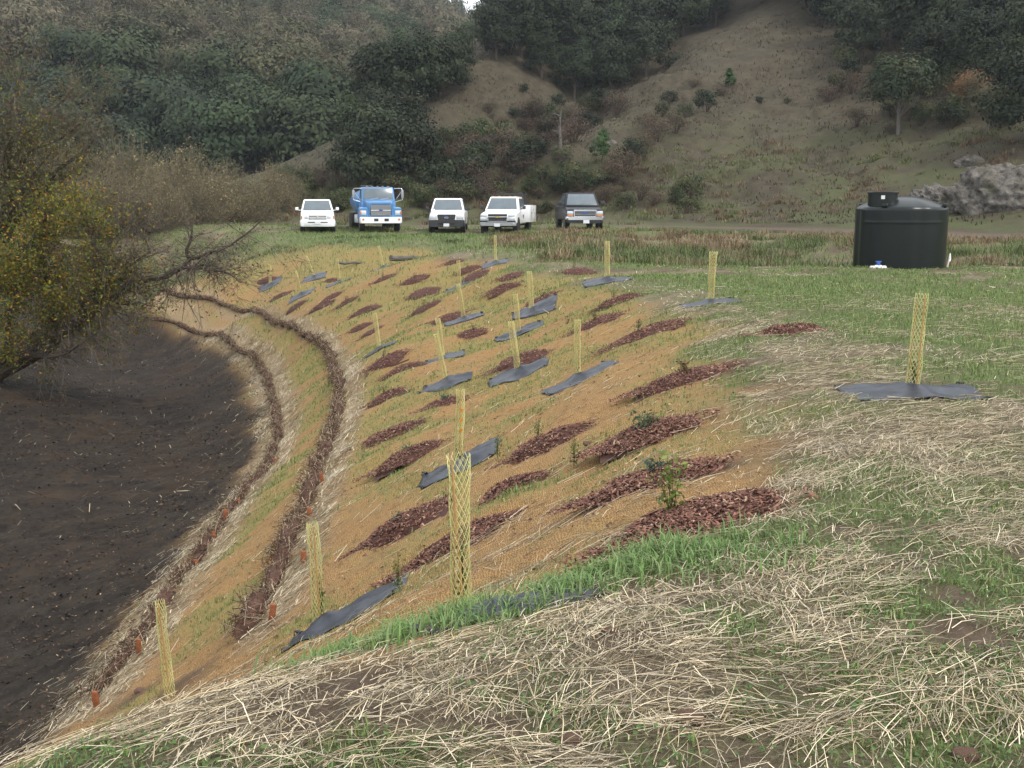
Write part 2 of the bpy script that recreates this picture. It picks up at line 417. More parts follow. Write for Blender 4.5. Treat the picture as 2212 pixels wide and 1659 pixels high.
def masks(x, y, z):
    """ground cover at each point: netted slope, creek bed, green, straw, tall-strip, bare soil"""
    n1 = fbm(x, y, 1.4, 3, 3) - .5; n2 = fbm(x, y, .35, 3, 9) - .5
    bowl = sstep(6.5, 3.0, x) * sstep(57, 50, y) * sstep(-26, -21, x)
    zn = z + n1 * .25 + n2 * .10
    net = sstep(-.07, -.30, zn) * bowl
    bed = sstep(-3.85, -4.2, z + n1 * .5) * (y < 70) * (x < 6)
    du, su = seg_dist(x, y, UPPER); dl, sl = seg_dist(x, y, LOWER)
    bed = np.maximum(bed, (sl > 0) * sstep(.25, 1.3, dl + n1 * .8) * (y > 12) * (y < 60) * (x < -4))
    ws = np.maximum(np.exp(-((du - .30) / .26) ** 2) * (su < 0), np.exp(-((dl - .28) / .30) ** 2)) * sstep(58, 50, y)
    g = np.zeros(np.shape(x))
    for gx, gy, r, s in GREEN:
        g = np.maximum(g, s * np.exp(-(((x - gx) ** 2 + (y - gy) ** 2) / r ** 2) ** 1.2))
    base = np.where(net > .5, .42 + .40 * sstep(8, 24, y), .66 + .10 * sstep(8, 22, y))
    base = base + .30 * ((sl < 0) & (su > 0) & (net > .5) & (y < 50) & (x < -2))
    g = np.clip(g * .95 + base * sstep(.38, .60, fbm(x, y, .9, 4, 21)) + .10 * sstep(10, 26, y), 0, 1) * (1 - bed) * (1 - ws * .7)
    g = g * sstep(.28, .55, fbm(x, y, .22, 3, 33) + g * .25)
    far = sstep(31, 36, y)
    straw = np.clip(1.0 - .55 * g, .0, 1) * (1 - net) * (1 - bed)
    straw = straw * (.16 + .95 * sstep(.38, .64, fbm(x, y, .7, 4, 41)))
    straw = np.maximum(straw, ws * 1.1) * (1 - bed * .95)
    straw = np.maximum(straw, net * (.09 + .20 * sstep(.50, .68, fbm(x, y, .5, 3, 43))))
    edge = np.exp(-((dl - .1) / 1.5) ** 2) * bed * sstep(.35, .6, fbm(x, y, .6, 3, 45))
    straw = np.maximum(straw, edge * .5)
    cs, _ = seg_dist(x, y, CREST_STRAW); cb = np.exp(-((cs + (fbm(x, y, 1.1, 3, 47) - .5) * 1.3) / .75) ** 2) * sstep(.25, .5, fbm(x, y, .5, 3, 48)) * (1 - .6 * net)
    straw = np.maximum(straw, cb); g = g * (1 - .75 * cb)
    soil = np.zeros(np.shape(x))
    for gx, gy, r in SOIL:
        soil = np.maximum(soil, np.exp(-(((x - gx) ** 2 + (y - gy) ** 2) / r ** 2) ** 1.5))
    straw = straw * (1 - .8 * soil); g = g * (1 - .9 * soil)
    dtall, _ = seg_dist(x, y, TALL)
    tall = np.exp(-(dtall / .33) ** 2)
    return dict(net=net, bed=bed, green=g, straw=straw, wat=ws, soil=soil, tall=tall)

def zdetail(x, y, z):
    near = sstep(60, 25, y) * sstep(-30, -22, x)
    bed = sstep(-3.8, -4.3, z) * (y < 70) * (x < 6)
    d = (fbm(x, y, .45, 4, 5) - .5) * .05 * near + (fbm(x, y, .13, 3, 6) - .5) * .035 * near
    d = d + bed * ((fbm(x, y, .6, 4, 8) - .5) * .22 + (fbm(x, y, .16, 3, 12) - .5) * .09)
    slope = sstep(-.1, -.5, z) * near * (1 - bed)
    d = d + slope * ((fbm(x * .40 + y * .1, y * 1.0 - x * .35, .42, 4, 14) - .5) * .17 + (fbm(x * .7, y * 1.3, 1.3, 3, 114) - .5) * .22 + .03 * np.exp(-((((y + x * .3) % 2.1) - 1.05) / .05) ** 2))     # rills and creases under the netting
    swale = sstep(33, 36, y) * sstep(58, 52, y) * sstep(0, 3, x)
    d = d + swale * (fbm(x, y, 2.2, 3, 15) - .35) * .55
    hill = sstep(72, 90, y)
    d = d + hill * (.16 * np.sin(z * 6.5 + 5 * fbm(x, y, 7, 3, 18)) * sstep(.35, .6, fbm(x, y, 8, 3, 19)) + (fbm(x * 1.3, y * .6, 3.2, 3, 20) - .5) * .9)
    d = d + hill * ((fbm(x, y, 9, 4, 16) - .5) * 2.2 + (fbm(x, y, 1.6, 3, 17) - .5) * .5)
    return d
def zg(x, y):
    z = zt(x, y); return z + zdetail(np.asarray(x, float), np.asarray(y, float), z)
def zg1(x, y): return float(zg(np.array([x]), np.array([y]))[0])
def normal_at(x, y, e=.35):
    X = np.array([x + e, x - e, x, x]); Y = np.array([y, y, y + e, y - e]); z = zt(X, Y)
    v = Vector((-(z[0] - z[1]) / (2 * e), -(z[2] - z[3]) / (2 * e), 1)); return v.normalized()
def ghit(px, py):
    p = hit(px, py); return Vector((p[0], p[1], zg1(p[0], p[1])))

# ---- ground sheet
def axis(parts):
    out = []
    for a, b, s in parts: out += list(np.arange(a, b, s))
    return np.array(out)
gx = axis([(-130, -40, 3), (-40, -22, .8), (-22, -8, .2), (-8, 7, .10), (7, 18, .16), (18, 40, .6), (40, 131, 2.5)])
gy = axis([(-40, -6, 2.5), (-6, 1.5, .4), (1.5, 12, .09), (12, 24, .11), (24, 36, .18), (36, 60, .35), (60, 130, .8), (130, 216, 2.2)])
GX, GY = np.meshgrid(gx, gy)
GZ0 = zt(GX, GY)
GZ = GZ0 + zdetail(GX, GY, GZ0)
MK = masks(GX, GY, GZ0)
nx, ny = len(gx), len(gy)
ii = (np.arange(ny - 1)[:, None] * nx + np.arange(nx - 1)[None]).ravel()
quads = np.stack([ii, ii + 1, ii + 1 + nx, ii + nx], 1)
gm = np_mesh('ground', np.stack([GX.ravel(), GY.ravel(), GZ.ravel()], 1), quads, smooth=True)
for k in ('net', 'bed', 'green', 'straw', 'wat', 'soil'):
    a = gm.attributes.new(k, 'FLOAT', 'POINT'); a.data.foreach_set('value', MK[k].ravel().astype(np.float32))
hillf = np.maximum(sstep(66, 82, GY), sstep(54, 60, GY + .28 * np.maximum(GX, 0)) * sstep(7.5, 10, GX)); roadd, _ = seg_dist(GX, GY, [(-60, 62), (-34, 63), (-24, 68), (-12, 70.5), (-4, 70.5), (3, 70), (10, 69), (18, 64.5), (26, 57), (40, 47), (70, 36)])
road2, _ = seg_dist(GX, GY, [(-15, 70), (-19.5, 76), (-24, 84), (-27, 92), (-27, 110)])
road = np.maximum(np.exp(-((roadd + (fbm(GX, GY, 3, 2, 51) - .5) * 1.2) / 1.7) ** 4), np.exp(-((road2 + (fbm(GX, GY, 3, 2, 51) - .5) * 1.2) / 1.5) ** 4))
for k, v in (('hill', hillf), ('road', road)):
    a = gm.attributes.new(k, 'FLOAT', 'POINT'); a.data.foreach_set('value', v.ravel().astype(np.float32))

def ground_mat():
    m, nt, b = new_mat('ground_cover')
    A = lambda k: node(nt, 'ShaderNodeAttribute', attribute_name=k).outputs['Fac']
    tc = node(nt, 'ShaderNodeTexCoord').outputs['Object']
    fine = noise(nt, 55, 5, .7, tc); mid = noise(nt, 9, 6, .65, tc); big = noise(nt, 1.3, 5, .6, tc); huge = noise(nt, .16, 6, .62, tc)
    vfine = noise(nt, 160, 3, .7, tc)
    # soil with thatch
    soil = mixc(nt, ramp(nt, fine, .3, .7), (.042, .030, .021), (.135, .100, .068))
    thatch = mixc(nt, ramp(nt, fine, .35, .65), (.085, .075, .045), (.30, .25, .16))
    field = mixc(nt, ramp(nt, mid, .42, .62), soil, thatch)
    field = mixc(nt, ramp(nt, A('straw'), .1, 1.0), soil, mixc(nt, ramp(nt, vfine, .35, .65), field, thatch))
    grn = mixc(nt, ramp(nt, fine, .3, .7), (.055, .080, .026), (.16, .21, .075))
    field = mixc(nt, node_mul(nt, A('green'), ramp(nt, mid, .2, .55), .8), field, grn)
    # netting on the slope: woven fibre, soil and sprouts through it
    mp = node(nt, 'ShaderNodeMapping'); mp.inputs['Scale'].default_value = (1, 1, .4); nt.links.new(tc, mp.inputs[0])
    w1 = node(nt, 'ShaderNodeTexWave', wave_type='BANDS', bands_direction='X'); w1.inputs['Scale'].default_value = 16; w1.inputs['Distortion'].default_value = 9; w1.inputs['Detail'].default_value = 2
    w2 = node(nt, 'ShaderNodeTexWave', wave_type='BANDS', bands_direction='Y'); w2.inputs['Scale'].default_value = 16; w2.inputs['Distortion'].default_value = 9; w2.inputs['Detail'].default_value = 2
    nt.links.new(mp.outputs[0], w1.inputs[0]); nt.links.new(mp.outputs[0], w2.inputs[0])
    wm = node(nt, 'ShaderNodeMath', operation='MAXIMUM'); nt.links.new(w1.outputs['Fac'], wm.inputs[0]); nt.links.new(w2.outputs['Fac'], wm.inputs[1])
    jute = mixc(nt, ramp(nt, fine, .25, .75), (.245, .135, .052), (.475, .305, .140))
    jute = mixc(nt, ramp(nt, wm.outputs[0], .25, .8), (.20, .108, .040), jute)
    jute = mixc(nt, ramp(nt, big, .54, .78), jute, (.29, .205, .088))
    jute = mixc(nt, ramp(nt, mid, .54, .72), jute, (.14, .088, .046))
    jute = mixc(nt, ramp(nt, noise(nt, 3.1, 6, .7, tc), .55, .74), jute, (.20, .16, .075))
    jute = mixc(nt, ramp(nt, noise(nt, 24, 4, .7, tc), .60, .72), jute, (.09, .055, .032))
    jute = mixc(nt, node_mul(nt, A('green'), ramp(nt, fine, .25, .62), .62), jute, (.20, .235, .07))
    c = mixc(nt, A('net'), field, jute)
    c = mixc(nt, node_mul(nt, A('wat'), ramp(nt, fine, .3, .6), .8), c, (.33, .27, .19))
    bedc = mixc(nt, ramp(nt, mid, .3, .7), (.009, .007, .0058), (.036, .028, .022))
    bedc = mixc(nt, ramp(nt, noise(nt, .5, 6, .7, tc), .48, .66), bedc, (.040, .025, .016))
    bedc = mixc(nt, ramp(nt, noise(nt, .8, 5, .7, tc), .52, .62), bedc, (.012, .010, .009))
    bedc = mixc(nt, ramp(nt, fine, .60, .78), bedc, (.050, .034, .024))
    bedc = mixc(nt, node_mul(nt, A('straw'), ramp(nt, vfine, .4, .6), .8), bedc, (.16, .13, .09))
    c = mixc(nt, A('bed'), c, bedc)
    c = mixc(nt, node_mul(nt, A('soil'), ramp(nt, mid, .1, .5), .9), c, mixc(nt, ramp(nt, mid, .3, .7), (.060, .042, .030), (.135, .098, .070)))
    # hillside: dry grass, green lower down
    hb = mixc(nt, ramp(nt, huge, .34, .62), (.048, .038, .025), (.028, .022, .0145))
    hb = mixc(nt, ramp(nt, noise(nt, 3.2, 5, .75, tc), .42, .66), hb, (.028, .023, .014))
    hb = mixc(nt, ramp(nt, noise(nt, .9, 8, .78, tc), .35, .68), hb, (.078, .065, .042))
    sep = node(nt, 'ShaderNodeSeparateXYZ'); nt.links.new(tc, sep.inputs[0])
    low = ramp(nt, sep.outputs['Z'], 12.0, .6)
    hg = mixc(nt, ramp(nt, mid, .3, .7), (.045, .056, .020), (.090, .102, .040))
    hb = mixc(nt, node_mul(nt, low, ramp(nt, noise(nt, .22, 5, .65, tc), .42, .60), .85), hb, hg)
    c = mixc(nt, A('hill'), c, hb)
    dirt = mixc(nt, ramp(nt, mid, .3, .7), (.08, .058, .043), (.125, .095, .073))
    c = mixc(nt, node_mul(nt, A('road'), ramp(nt, mid, 0, .4), 1.0), c, dirt)
    nt.links.new(c, b.inputs['Base Color'])
    b.inputs['Roughness'].default_value = .9; b.inputs['Specular IOR Level'].default_value = .15
    add = node(nt, 'ShaderNodeMath', operation='ADD'); nt.links.new(fine, add.inputs[0]); nt.links.new(mid, add.inputs[1])
    wv = node_mul(nt, wm.outputs[0], A('net'), .55); add2 = node(nt, 'ShaderNodeMath', operation='ADD'); nt.links.new(add.outputs[0], add2.inputs[0]); nt.links.new(wv, add2.inputs[1])
    bump(nt, b, add2.outputs[0], .8, .03)
    return m
UPPER_D = None
def node_mul(nt, a, b_, k):
    n = node(nt, 'ShaderNodeMath', operation='MULTIPLY'); nt.links.new(a, n.inputs[0]); nt.links.new(b_, n.inputs[1])
    n2 = node(nt, 'ShaderNodeMath', operation='MULTIPLY', use_clamp=True); nt.links.new(n.outputs[0], n2.inputs[0]); n2.inputs[1].default_value = k
    return n2.outputs[0]
tag(obj('ground', gm, ground_mat()), kind='structure')

# ---- wooded mountains behind the valley
def mountain(name, x0, x1, y0, y1, n, m, zf, mat):
    X, Y = np.meshgrid(np.linspace(x0, x1, n), np.linspace(y0, y1, m)); Z = zf(X, Y)
    i = (np.arange(m - 1)[:, None] * n + np.arange(n - 1)[None]).ravel()
    return tag(obj(name, np_mesh(name, np.stack([X.ravel(), Y.ravel(), Z.ravel()], 1), np.stack([i, i + 1, i + 1 + n, i + n], 1), smooth=True), mat), kind='structure')
def zA(X, Y):
    t = np.clip((Y - 145) / 240, 0, 1.6)
    ridge = 92 - 40 * sstep(-90, -10, X) - 30 * sstep(-25, 30, X) + 8 * sstep(-140, -260, X)
    z = 4 + ridge * np.minimum(t, 1) ** .92 - sstep(1.0, 1.5, t) * 30
    return z + (fbm(X, Y, 60, 4, 61) - .5) * (7 + 15 * sstep(-20, -100, X)) * np.clip(t * 2, 0, 1) - 5 * sstep(160, 140, Y)
def zB(X, Y):
    t = np.clip((Y - 420) / 160, 0, 1.6)
    ridge = 147 - 55 * sstep(-110, -10, X) - 14 * sstep(-10, 40, X)
    return 20 + (ridge - 20) * np.minimum(t, 1) + (fbm(X, Y, 90, 3, 71) - .5) * 8 - 25 * sstep(1, 1.6, t)
def mount_mat(name, a, b_):
    m, nt, b = new_mat(name)
    tc = node(nt, 'ShaderNodeTexCoord').outputs['Object']
    c = mixc(nt, ramp(nt, noise(nt, .09, 8, .7, tc), .35, .65), a, b_)
    nt.links.new(c, b.inputs['Base Color']); b.inputs['Roughness'].default_value = 1; b.inputs['Specular IOR Level'].default_value = 0
    return m
MM = mount_mat('mountain_soil', (.035, .036, .022), (.075, .058, .040))
mountain('mountain', -330, 130, 140, 430, 120, 90, zA, MM)
mountain('mountain_far', -420, 200, 400, 680, 90, 60, zB, MM)
# ------------------------------------------------------------------ trees and shrubs
M_LEAF = attr_mat('leaves', .65, .2, .22, objvar=.28)
M_LEAF1 = attr_mat('leaves_willow', .65, .2, .3)
M_BARK = plain('bark', (.075, .060, .048), .9, var=.45, scale=9, bmp=.5, spec=.1)
M_BARKP = plain('bark_pale', (.115, .105, .092), .9, var=.4, scale=7, bmp=.5, spec=.1)
M_TWIGP = plain('twigs_pale', (.165, .142, .098), .9, var=.3, scale=2, spec=.1)
M_TWIG = plain('twigs', (.085, .062, .048), .9, var=.35, scale=4, spec=.1)

def pal(rng, n, cols, jit=.25):
    c = np.array(cols)[rng.integers(0, len(cols), n)]
    return c * (1 + (rng.random((n, 1)) - .5) * 2 * jit)

def crown_mesh(name, seed, rx, rz, zc, ncl, nleaf, ls, cols, flat=.35, spread=.20, lobes=.35, slim=.6, open_=0.0, ball=.5, rnd=.4):
    """leaf-sized faces gathered in clumps through an uneven crown"""
    rng = np.random.default_rng(seed)
    d = rand_unit(ncl, rng); d[:, 2] = np.where(d[:, 2] < -.55, -d[:, 2], d[:, 2])
    rad = (rng.random(ncl) ** .45) * .55 + .45
    lob = 1 + lobes * (np.sin(d[:, 0] * 3.1 + seed) * np.cos(d[:, 1] * 2.7 + seed * 2) + (rng.random(ncl) - .5) * .7)
    C = d * (rad * lob)[:, None] * np.array([rx, rx, rz]) + np.array([0, 0, zc])
    k = rng.integers(0, ncl, nleaf)
    if open_ > 0: keep = rng.random(ncl) > open_; k = k[keep[k]]
    n = len(k); off = rng.normal(size=(n, 3)) * spread * rx * np.array([1, 1, .62])
    off = off * (.7 + .6 * rng.random(ncl))[k][:, None]
    P = C[k] + off
    N = off / (np.linalg.norm(off, axis=1, keepdims=True) + 1e-6) + d[k] * ball + np.array([0, 0, flat]) + rng.normal(size=(n, 3)) * rnd
    N /= np.linalg.norm(N, axis=1, keepdims=True)
    V, Q = leaf_quads(P, N, ls * (.6 + .8 * rng.random(n)), rng, slim)
    clc = pal(rng, ncl, cols, .22)
    col = clc[k] * (1 + (rng.random((n, 1)) - .5) * .5)
    return np_mesh(name, V, Q, np.repeat(col, 4, 0)), C

def trunk_mesh(name, seed, C, h0, r, zc, nl=9, lean=.1, sides=7, twigs=0, reach=.92):
    rng = random.Random(seed); mb = MB()
    top = Vector((rng.uniform(-lean, lean) * zc, rng.uniform(-lean, lean) * zc, zc))
    pts = [Vector((0, 0, -.4)), Vector((0, 0, 0)), top * .33 + Vector((rng.uniform(-.1, .1), rng.uniform(-.1, .1), 0)) * zc * .3, top * .66, top]
    mb.tube(pts, [r * 1.5, r * 1.15, r * .9, r * .7, r * .35], sides)
    idx = list(range(len(C))); rng.shuffle(idx)
    for i in idx[:nl]:
        e = Vector(C[i]) * 1.0
        t = rng.uniform(.3, .75); s = top * t
        e = s + (e - s) * reach
        m = (s + e) / 2 + Vector((rng.uniform(-1, 1), rng.uniform(-1, 1), rng.uniform(-.1, .8))) * (e - s).length * .14
        rr = r * .42 * rng.uniform(.6, 1.1)
        mb.tube([s, m, e], [rr, rr * .6, rr * .2], 5, caps=False)
        for q in range(twigs):
            u = rng.uniform(.35, 1); b = s.lerp(m, u * 2) if u < .5 else m.lerp(e, (u - .5) * 2)
            dv = Vector((rng.gauss(0, 1), rng.gauss(0, 1), rng.gauss(.3, .7))).normalized() * (e - s).length * rng.uniform(.18, .45)
            c = b + dv; kk = b.lerp(c, .5) + Vector((rng.uniform(-1, 1), rng.uniform(-1, 1), 0)) * dv.length * .15
            mb.tube([b, kk, c], [rr * .3, rr * .2, rr * .06], 3, caps=False)
    return mb.mesh(name, True)

EVG = [(.019, .029, .014), (.026, .037, .016), (.015, .023, .012), (.033, .041, .018)]
EVG2 = [(.032, .050, .020), (.043, .062, .024), (.024, .038, .017)]
GREY = [(.112, .100, .060), (.094, .088, .049), (.13, .112, .070), (.074, .075, .039)]
OLIVE = [(.085, .088, .035), (.11, .095, .045), (.07, .08, .03)]
RUST = [(.16, .085, .040), (.13, .075, .042), (.11, .08, .045), (.19, .105, .045)]

def make_tree(name, seed, h, w, cols, nleaf, ls, trunk_h=.25, bark=None, ncl=60, slim=.6, open_=0.0, spread=.2, nl=10, twigs=0, tr=None):
    root = empty(name)
    zc = h * (trunk_h + (1 - trunk_h) * .5); rz = h * (1 - trunk_h) * .5
    cm, C = crown_mesh('crown', seed, w / 2 * .88, rz * .9, zc, ncl, nleaf, ls, cols, slim=slim, open_=open_, spread=spread)
    tm = trunk_mesh('trunk', seed, C, h, tr or h * .028, zc, nl, twigs=twigs)
    obj('trunk', tm, bark or M_BARK, root); obj('crown', cm, M_LEAF, root)
    return root

PROTO = {}
PROTO['oakA'] = make_tree('oak_tree', 1, 8, 8.2, EVG, 7500, .17, .0, ncl=80)
PROTO['oakB'] = make_tree('oak_tree', 2, 8, 7.0, EVG, 7000, .17, .02, ncl=70)
PROTO['oakC'] = make_tree('oak_tree', 3, 9, 6.5, EVG + EVG2, 7000, .17, .03, ncl=70)
PROTO['firA'] = make_tree('evergreen_tree', 4, 10, 5.2, EVG2, 6000, .16, .2, ncl=60)
PROTO['greyA'] = make_tree('oak_tree', 5, 8, 7.5, GREY, 4200, .15, .2, bark=M_BARKP, slim=.3, ncl=55, twigs=5, nl=14)
PROTO['pale'] = make_tree('oak_tree', 16, 7, 6.4, EVG2 + OLIVE[:1], 5500, .14, .26, bark=M_BARKP, ncl=55, tr=.16)
PROTO['bush'] = make_tree('young_conifer', 17, 3, 2.0, [(.045, .085, .028), (.06, .105, .034), (.035, .065, .024)], 3800, .075, .02, ncl=60, tr=.05, spread=.16)
PROTO['rustA'] = make_tree('oak_tree', 6, 6, 6.2, RUST, 4200, .13, .2, bark=M_BARK, slim=.5, ncl=45, twigs=4)
USED = set()
def place_tree(kind, px, py, h, label, group=None, w=1.0, seed=0, cat='tree', sink=.15):
    p = hit(px, py)
    src = PROTO[kind]
    r = src if kind not in USED else copy_tree(src)
    USED.add(kind)
    base_h = {'oakA': 8, 'oakB': 8, 'oakC': 9, 'firA': 10, 'greyA': 8, 'rustA': 6, 'pale': 7, 'bush': 3}[kind]
    s = h / base_h
    r.location = (p[0], p[1], zg1(p[0], p[1]) - sink); r.scale = (s * w, s * w, s)
    r.rotation_euler = (0, 0, random.uniform(0, 6.28))
    tag(r, label, cat, group)
    return r

g_low = 'oaks in the clump at the foot of the grassy spur'
for i, (px, py, h, k, w) in enumerate([(808, 412, 7.2, 'oakA', 1.0), (872, 402, 6.8, 'oakB', 1.05), (905, 380, 4.6, 'oakA', .9), (792, 376, 6.2, 'oakC', 1.05), (848, 345, 6.2, 'oakA', 1.05)]):
    place_tree(k, px, py, h, 'dark evergreen oak in the low clump right above the blue truck', g_low, w)
g_mid = 'oaks on the skyline of the grassy spur'
for i, (px, py, h, k, w) in enumerate([(822, 265, 7.2, 'oakB', 1.0), (862, 248, 7.4, 'oakA', 1.0), (908, 225, 7.2, 'oakB', 1.0), (950, 198, 6.2, 'oakA', 1.05), (985, 165, 5.0, 'oakC', 1.2), (838, 215, 6.2, 'oakA', 1.1), (895, 190, 5.6, 'oakC', 1.25), (795, 295, 5.2, 'oakA', 1.0)]):
    place_tree(k, px, py, h, 'dark evergreen oak in the clump running up the left edge of the grassy spur', g_mid, w)
g_top = 'oaks of the dark wood above the two bare slopes'
for i, (px, py, h, k, w) in enumerate([(1072, 135, 6.0, 'oakA', 1.0), (1102, 122, 8.0, 'oakB', 1.05), (1125, 132, 8, 'oakA', 1), (1180, 142, 8.6, 'oakB', 1), (1240, 152, 8, 'oakA', 1), (1300, 165, 8.4, 'oakC', 1), (1360, 138, 8, 'oakA', 1), (1420, 112, 8, 'oakB', 1), (1475, 85, 7, 'oakA', 1), (1530, 50, 7.5, 'oakB', 1),
        (1095, 70, 8, 'oakC', 1), (1120, 75, 9, 'oakA', 1), (1190, 80, 9, 'oakB', 1), (1260, 85, 9, 'oakA', 1), (1330, 80, 9, 'oakC', 1), (1400, 55, 9, 'oakB', 1), (1460, 30, 9, 'oakA', 1), (1240, 205, 6.5, 'oakC', 1), (1320, 205, 6.5, 'oakB', 1), (1395, 160, 6.5, 'oakA', 1), (1170, 175, 5, 'oakC', 1), (1575, 20, 8, 'oakC', 1), (1105, 20, 9, 'oakA', 1), (1160, 20, 9, 'oakB', 1), (1240, 20, 9, 'oakC', 1), (1320, 15, 9, 'oakA', 1)]):
    place_tree(k, px, py, h, 'dark evergreen oak in the wood above the bare grassy slopes', g_top, w)
g_tr = 'trees of the wood above the tank'
for i, (px, py, h, k, w) in enumerate([(1640, 12, 8, 'oakB', 1), (1700, 5, 8, 'oakA', 1.), (1750, 20, 8, 'oakB', 1), (1790, 52, 7, 'oakA', 1), (1835, 95, 7.5, 'oakC', 1), (1860, 150, 6.0, 'oakB', 1), (1915, 110, 8, 'oakA', 1), (1985, 120, 8, 'oakB', 1), (2010, 190, 6, 'oakA', 1), (2060, 120, 8, 'oakC', 1), (2140, 130, 8, 'oakA', 1), (2200, 140, 8, 'oakB', 1), (1880, 40, 8, 'oakA', 1), (1960, 40, 8, 'oakC', 1), (2040, 40, 9, 'oakB', 1), (2120, 40, 9, 'oakA', 1), (2200, 40, 9, 'oakC', 1), (1830, 20, 8, 'oakC', 1), (2090, 190, 6.5, 'oakB', 1), (2260, 200, 8, 'oakA', 1), (2150, 225, 5.5, 'oakC', 1)]):
    place_tree(k, px, py, h, 'dark tree in the wood on the hillside above the water tank', g_tr, w)
place_tree('pale', 1940, 290, 6.5, 'lone oak with pale grey trunk on the slope above the water tank', w=.95)
place_tree('firA', 2030, 70, 9, 'brighter green tall tree in the wood high above the tank', w=1.1)
place_tree('rustA', 1930, 95, 5.0, 'rusty brown leafed tree in the dark wood above the pale trunked oak', w=1.0)
place_tree('rustA', 2095, 262, 3.6, 'small orange brown leafed tree above the grey rock outcrop', w=1.1)
place_tree('oakA', 2225, 325, 7.0, 'big dark oak at the right edge above the rock outcrop', w=1.0)
place_tree('bush', 1576, 196, 1.9, 'small round green tree alone on the bare slope', w=1.0)
place_tree('bush', 1300, 366, 2.7, 'small bushy green conifer at the foot of the spur above the white utility truck', w=.95)
place_tree('greyA', 2130, 300, 3.8, 'low grey twiggy tree between the orange leafed one and the big dark oak', w=1.1)
place_tree('firA', 1545, 48, 5.5, 'slim evergreen at the very top of the bare ridge', w=.9)

# shrubs in the gully and along the foot of the hill
SHR = {}
def make_shrub(kind, seed, h, w, cols, nleaf, ls, nst=16, slim=.4, mat=None):
    root = empty('shrub'); rng = random.Random(seed); mb = MB()
    for i in range(nst):
        a = rng.uniform(0, 6.28); t = rng.uniform(.15, 1) * w / 2
        e = Vector((math.cos(a) * t, math.sin(a) * t, h * rng.uniform(.6, 1.0)))
        m = e * .5 + Vector((rng.uniform(-.1, .1) * w, rng.uniform(-.1, .1) * w, .08 * h))
        mb.tube([(e.x * .1, e.y * .1, -.1), m, e], [.03 * h * .5, .02 * h * .5, .006], 4, caps=False)
    mb.build('stems', M_TWIG, root)
    cm, C = crown_mesh('foliage', seed, w / 2 * .85, h * .42, h * .55, 26, nleaf, ls, cols, slim=slim, spread=.26)
    obj('foliage', cm, M_LEAF, root)
    SHR[kind] = [root, False]
make_shrub('olive', 31, 1.6, 2.2, OLIVE + EVG2, 1100, .09)
make_shrub('brown', 32, 1.4, 2.2, [(.085, .06, .042), (.10, .072, .05), (.065, .055, .035)], 1000, .08, 26, .25)
make_shrub('dark', 33, 1.5, 1.9, EVG, 1000, .09)
def place_shrub(kind, x, y, s, label, group=None, sz=1.0):
    e = SHR[kind]; r = e[0] if not e[1] else copy_tree(e[0]); e[1] = True
    r.location = (x, y, zg1(x, y) - .08); r.scale = (s, s, s * sz); r.rotation_euler = (0, 0, random.uniform(0, 6.28))
    return tag(r, label, 'shrub', group)
rs = random.Random(5)
for i in range(90):   # gully between the two spurs
    t = rs.random(); px = 940 + 400 * t + rs.uniform(-130, 130) * (1 - t * .4); py = 405 - 230 * rs.random() ** 1.1 * (.25 + .75 * t) + rs.uniform(-15, 25)
    if px < 930 or py > 448 or (px < 1120 and py < 300 and rs.random() < .75): continue
    ridge_y = 345 - (px - 1220) * .75
    if px > 1220 and py > ridge_y - 6: continue
    p = hit(px, py); k = rs.choice(['olive', 'brown', 'dark', 'brown', 'dark'])
    place_shrub(k, p[0], p[1], rs.uniform(.7, 1.7), {'olive': 'olive green shrub in the scrubby gully between the two spurs', 'brown': 'brown twiggy shrub in the scrubby gully between the two spurs', 'dark': 'dark green shrub in the scrubby gully between the two spurs'}[k], k + ' shrubs in the gully')
for i in range(70):   # brown scrub on the left grassy spur
    px = rs.uniform(925, 1190); py = rs.uniform(185, 425)
    if py < 330 - (px - 925) * .75: continue
    p = hit(px, py); k = rs.choice(['brown', 'brown', 'olive', 'dark'])
    place_shrub(k, p[0], p[1], rs.uniform(.35, 1.0), k + ' low scrub dotted over the left grassy spur', k + ' scrub on the left spur')
for i in range(75):   # foot of the hill behind the vehicles
    px = rs.uniform(600, 1520); py = rs.uniform(395, 466); p = hit(px, py); k = rs.choice(['olive', 'brown', 'brown', 'olive'])
    place_shrub(k, p[0], p[1], rs.uniform(.5, 1.2), {'olive': 'low olive shrub along the hill foot behind the vehicles', 'brown': 'low brown shrub along the hill foot behind the vehicles'}[k], k + ' shrubs along the hill foot')
for i, (px, py, s, k) in enumerate([(1525, 262, 1.3, 'dark'), (1445, 238, .9, 'dark'), (1420, 310, 1.4, 'brown'), (1460, 300, 1.2, 'brown'), (1390, 330, 1.3, 'brown'), (1350, 375, 1.6, 'brown'), (1330, 395, 1.3, 'brown'), (1480, 270, .8, 'olive'), (1640, 240, .5, 'dark'), (1700, 235, .4, 'olive'), (1560, 215, .7, 'brown'), (1500, 200, .8, 'brown'), (1430, 265, .8, 'olive'), (1400, 285, 1.1, 'brown'), (1370, 350, 1.2, 'dark')]):
    p = hit(px, py); place_shrub(k, p[0], p[1], s, {'dark': 'dark shrub dotted on the bare right-hand slope', 'brown': 'brown shrub on the flank of the bare right-hand spur', 'olive': 'olive shrub dotted on the bare right-hand slope'}[k], k + ' shrubs on the bare right slope')
for i in range(38):
    px = rs.uniform(1780, 2212); py = rs.uniform(150, 285); p = hit(px, py); k = rs.choice(['dark', 'dark', 'olive', 'brown'])
    place_shrub(k, p[0], p[1], rs.uniform(.6, 1.5), k + ' shrub under the wood above the water tank', k + ' shrubs under the wood')

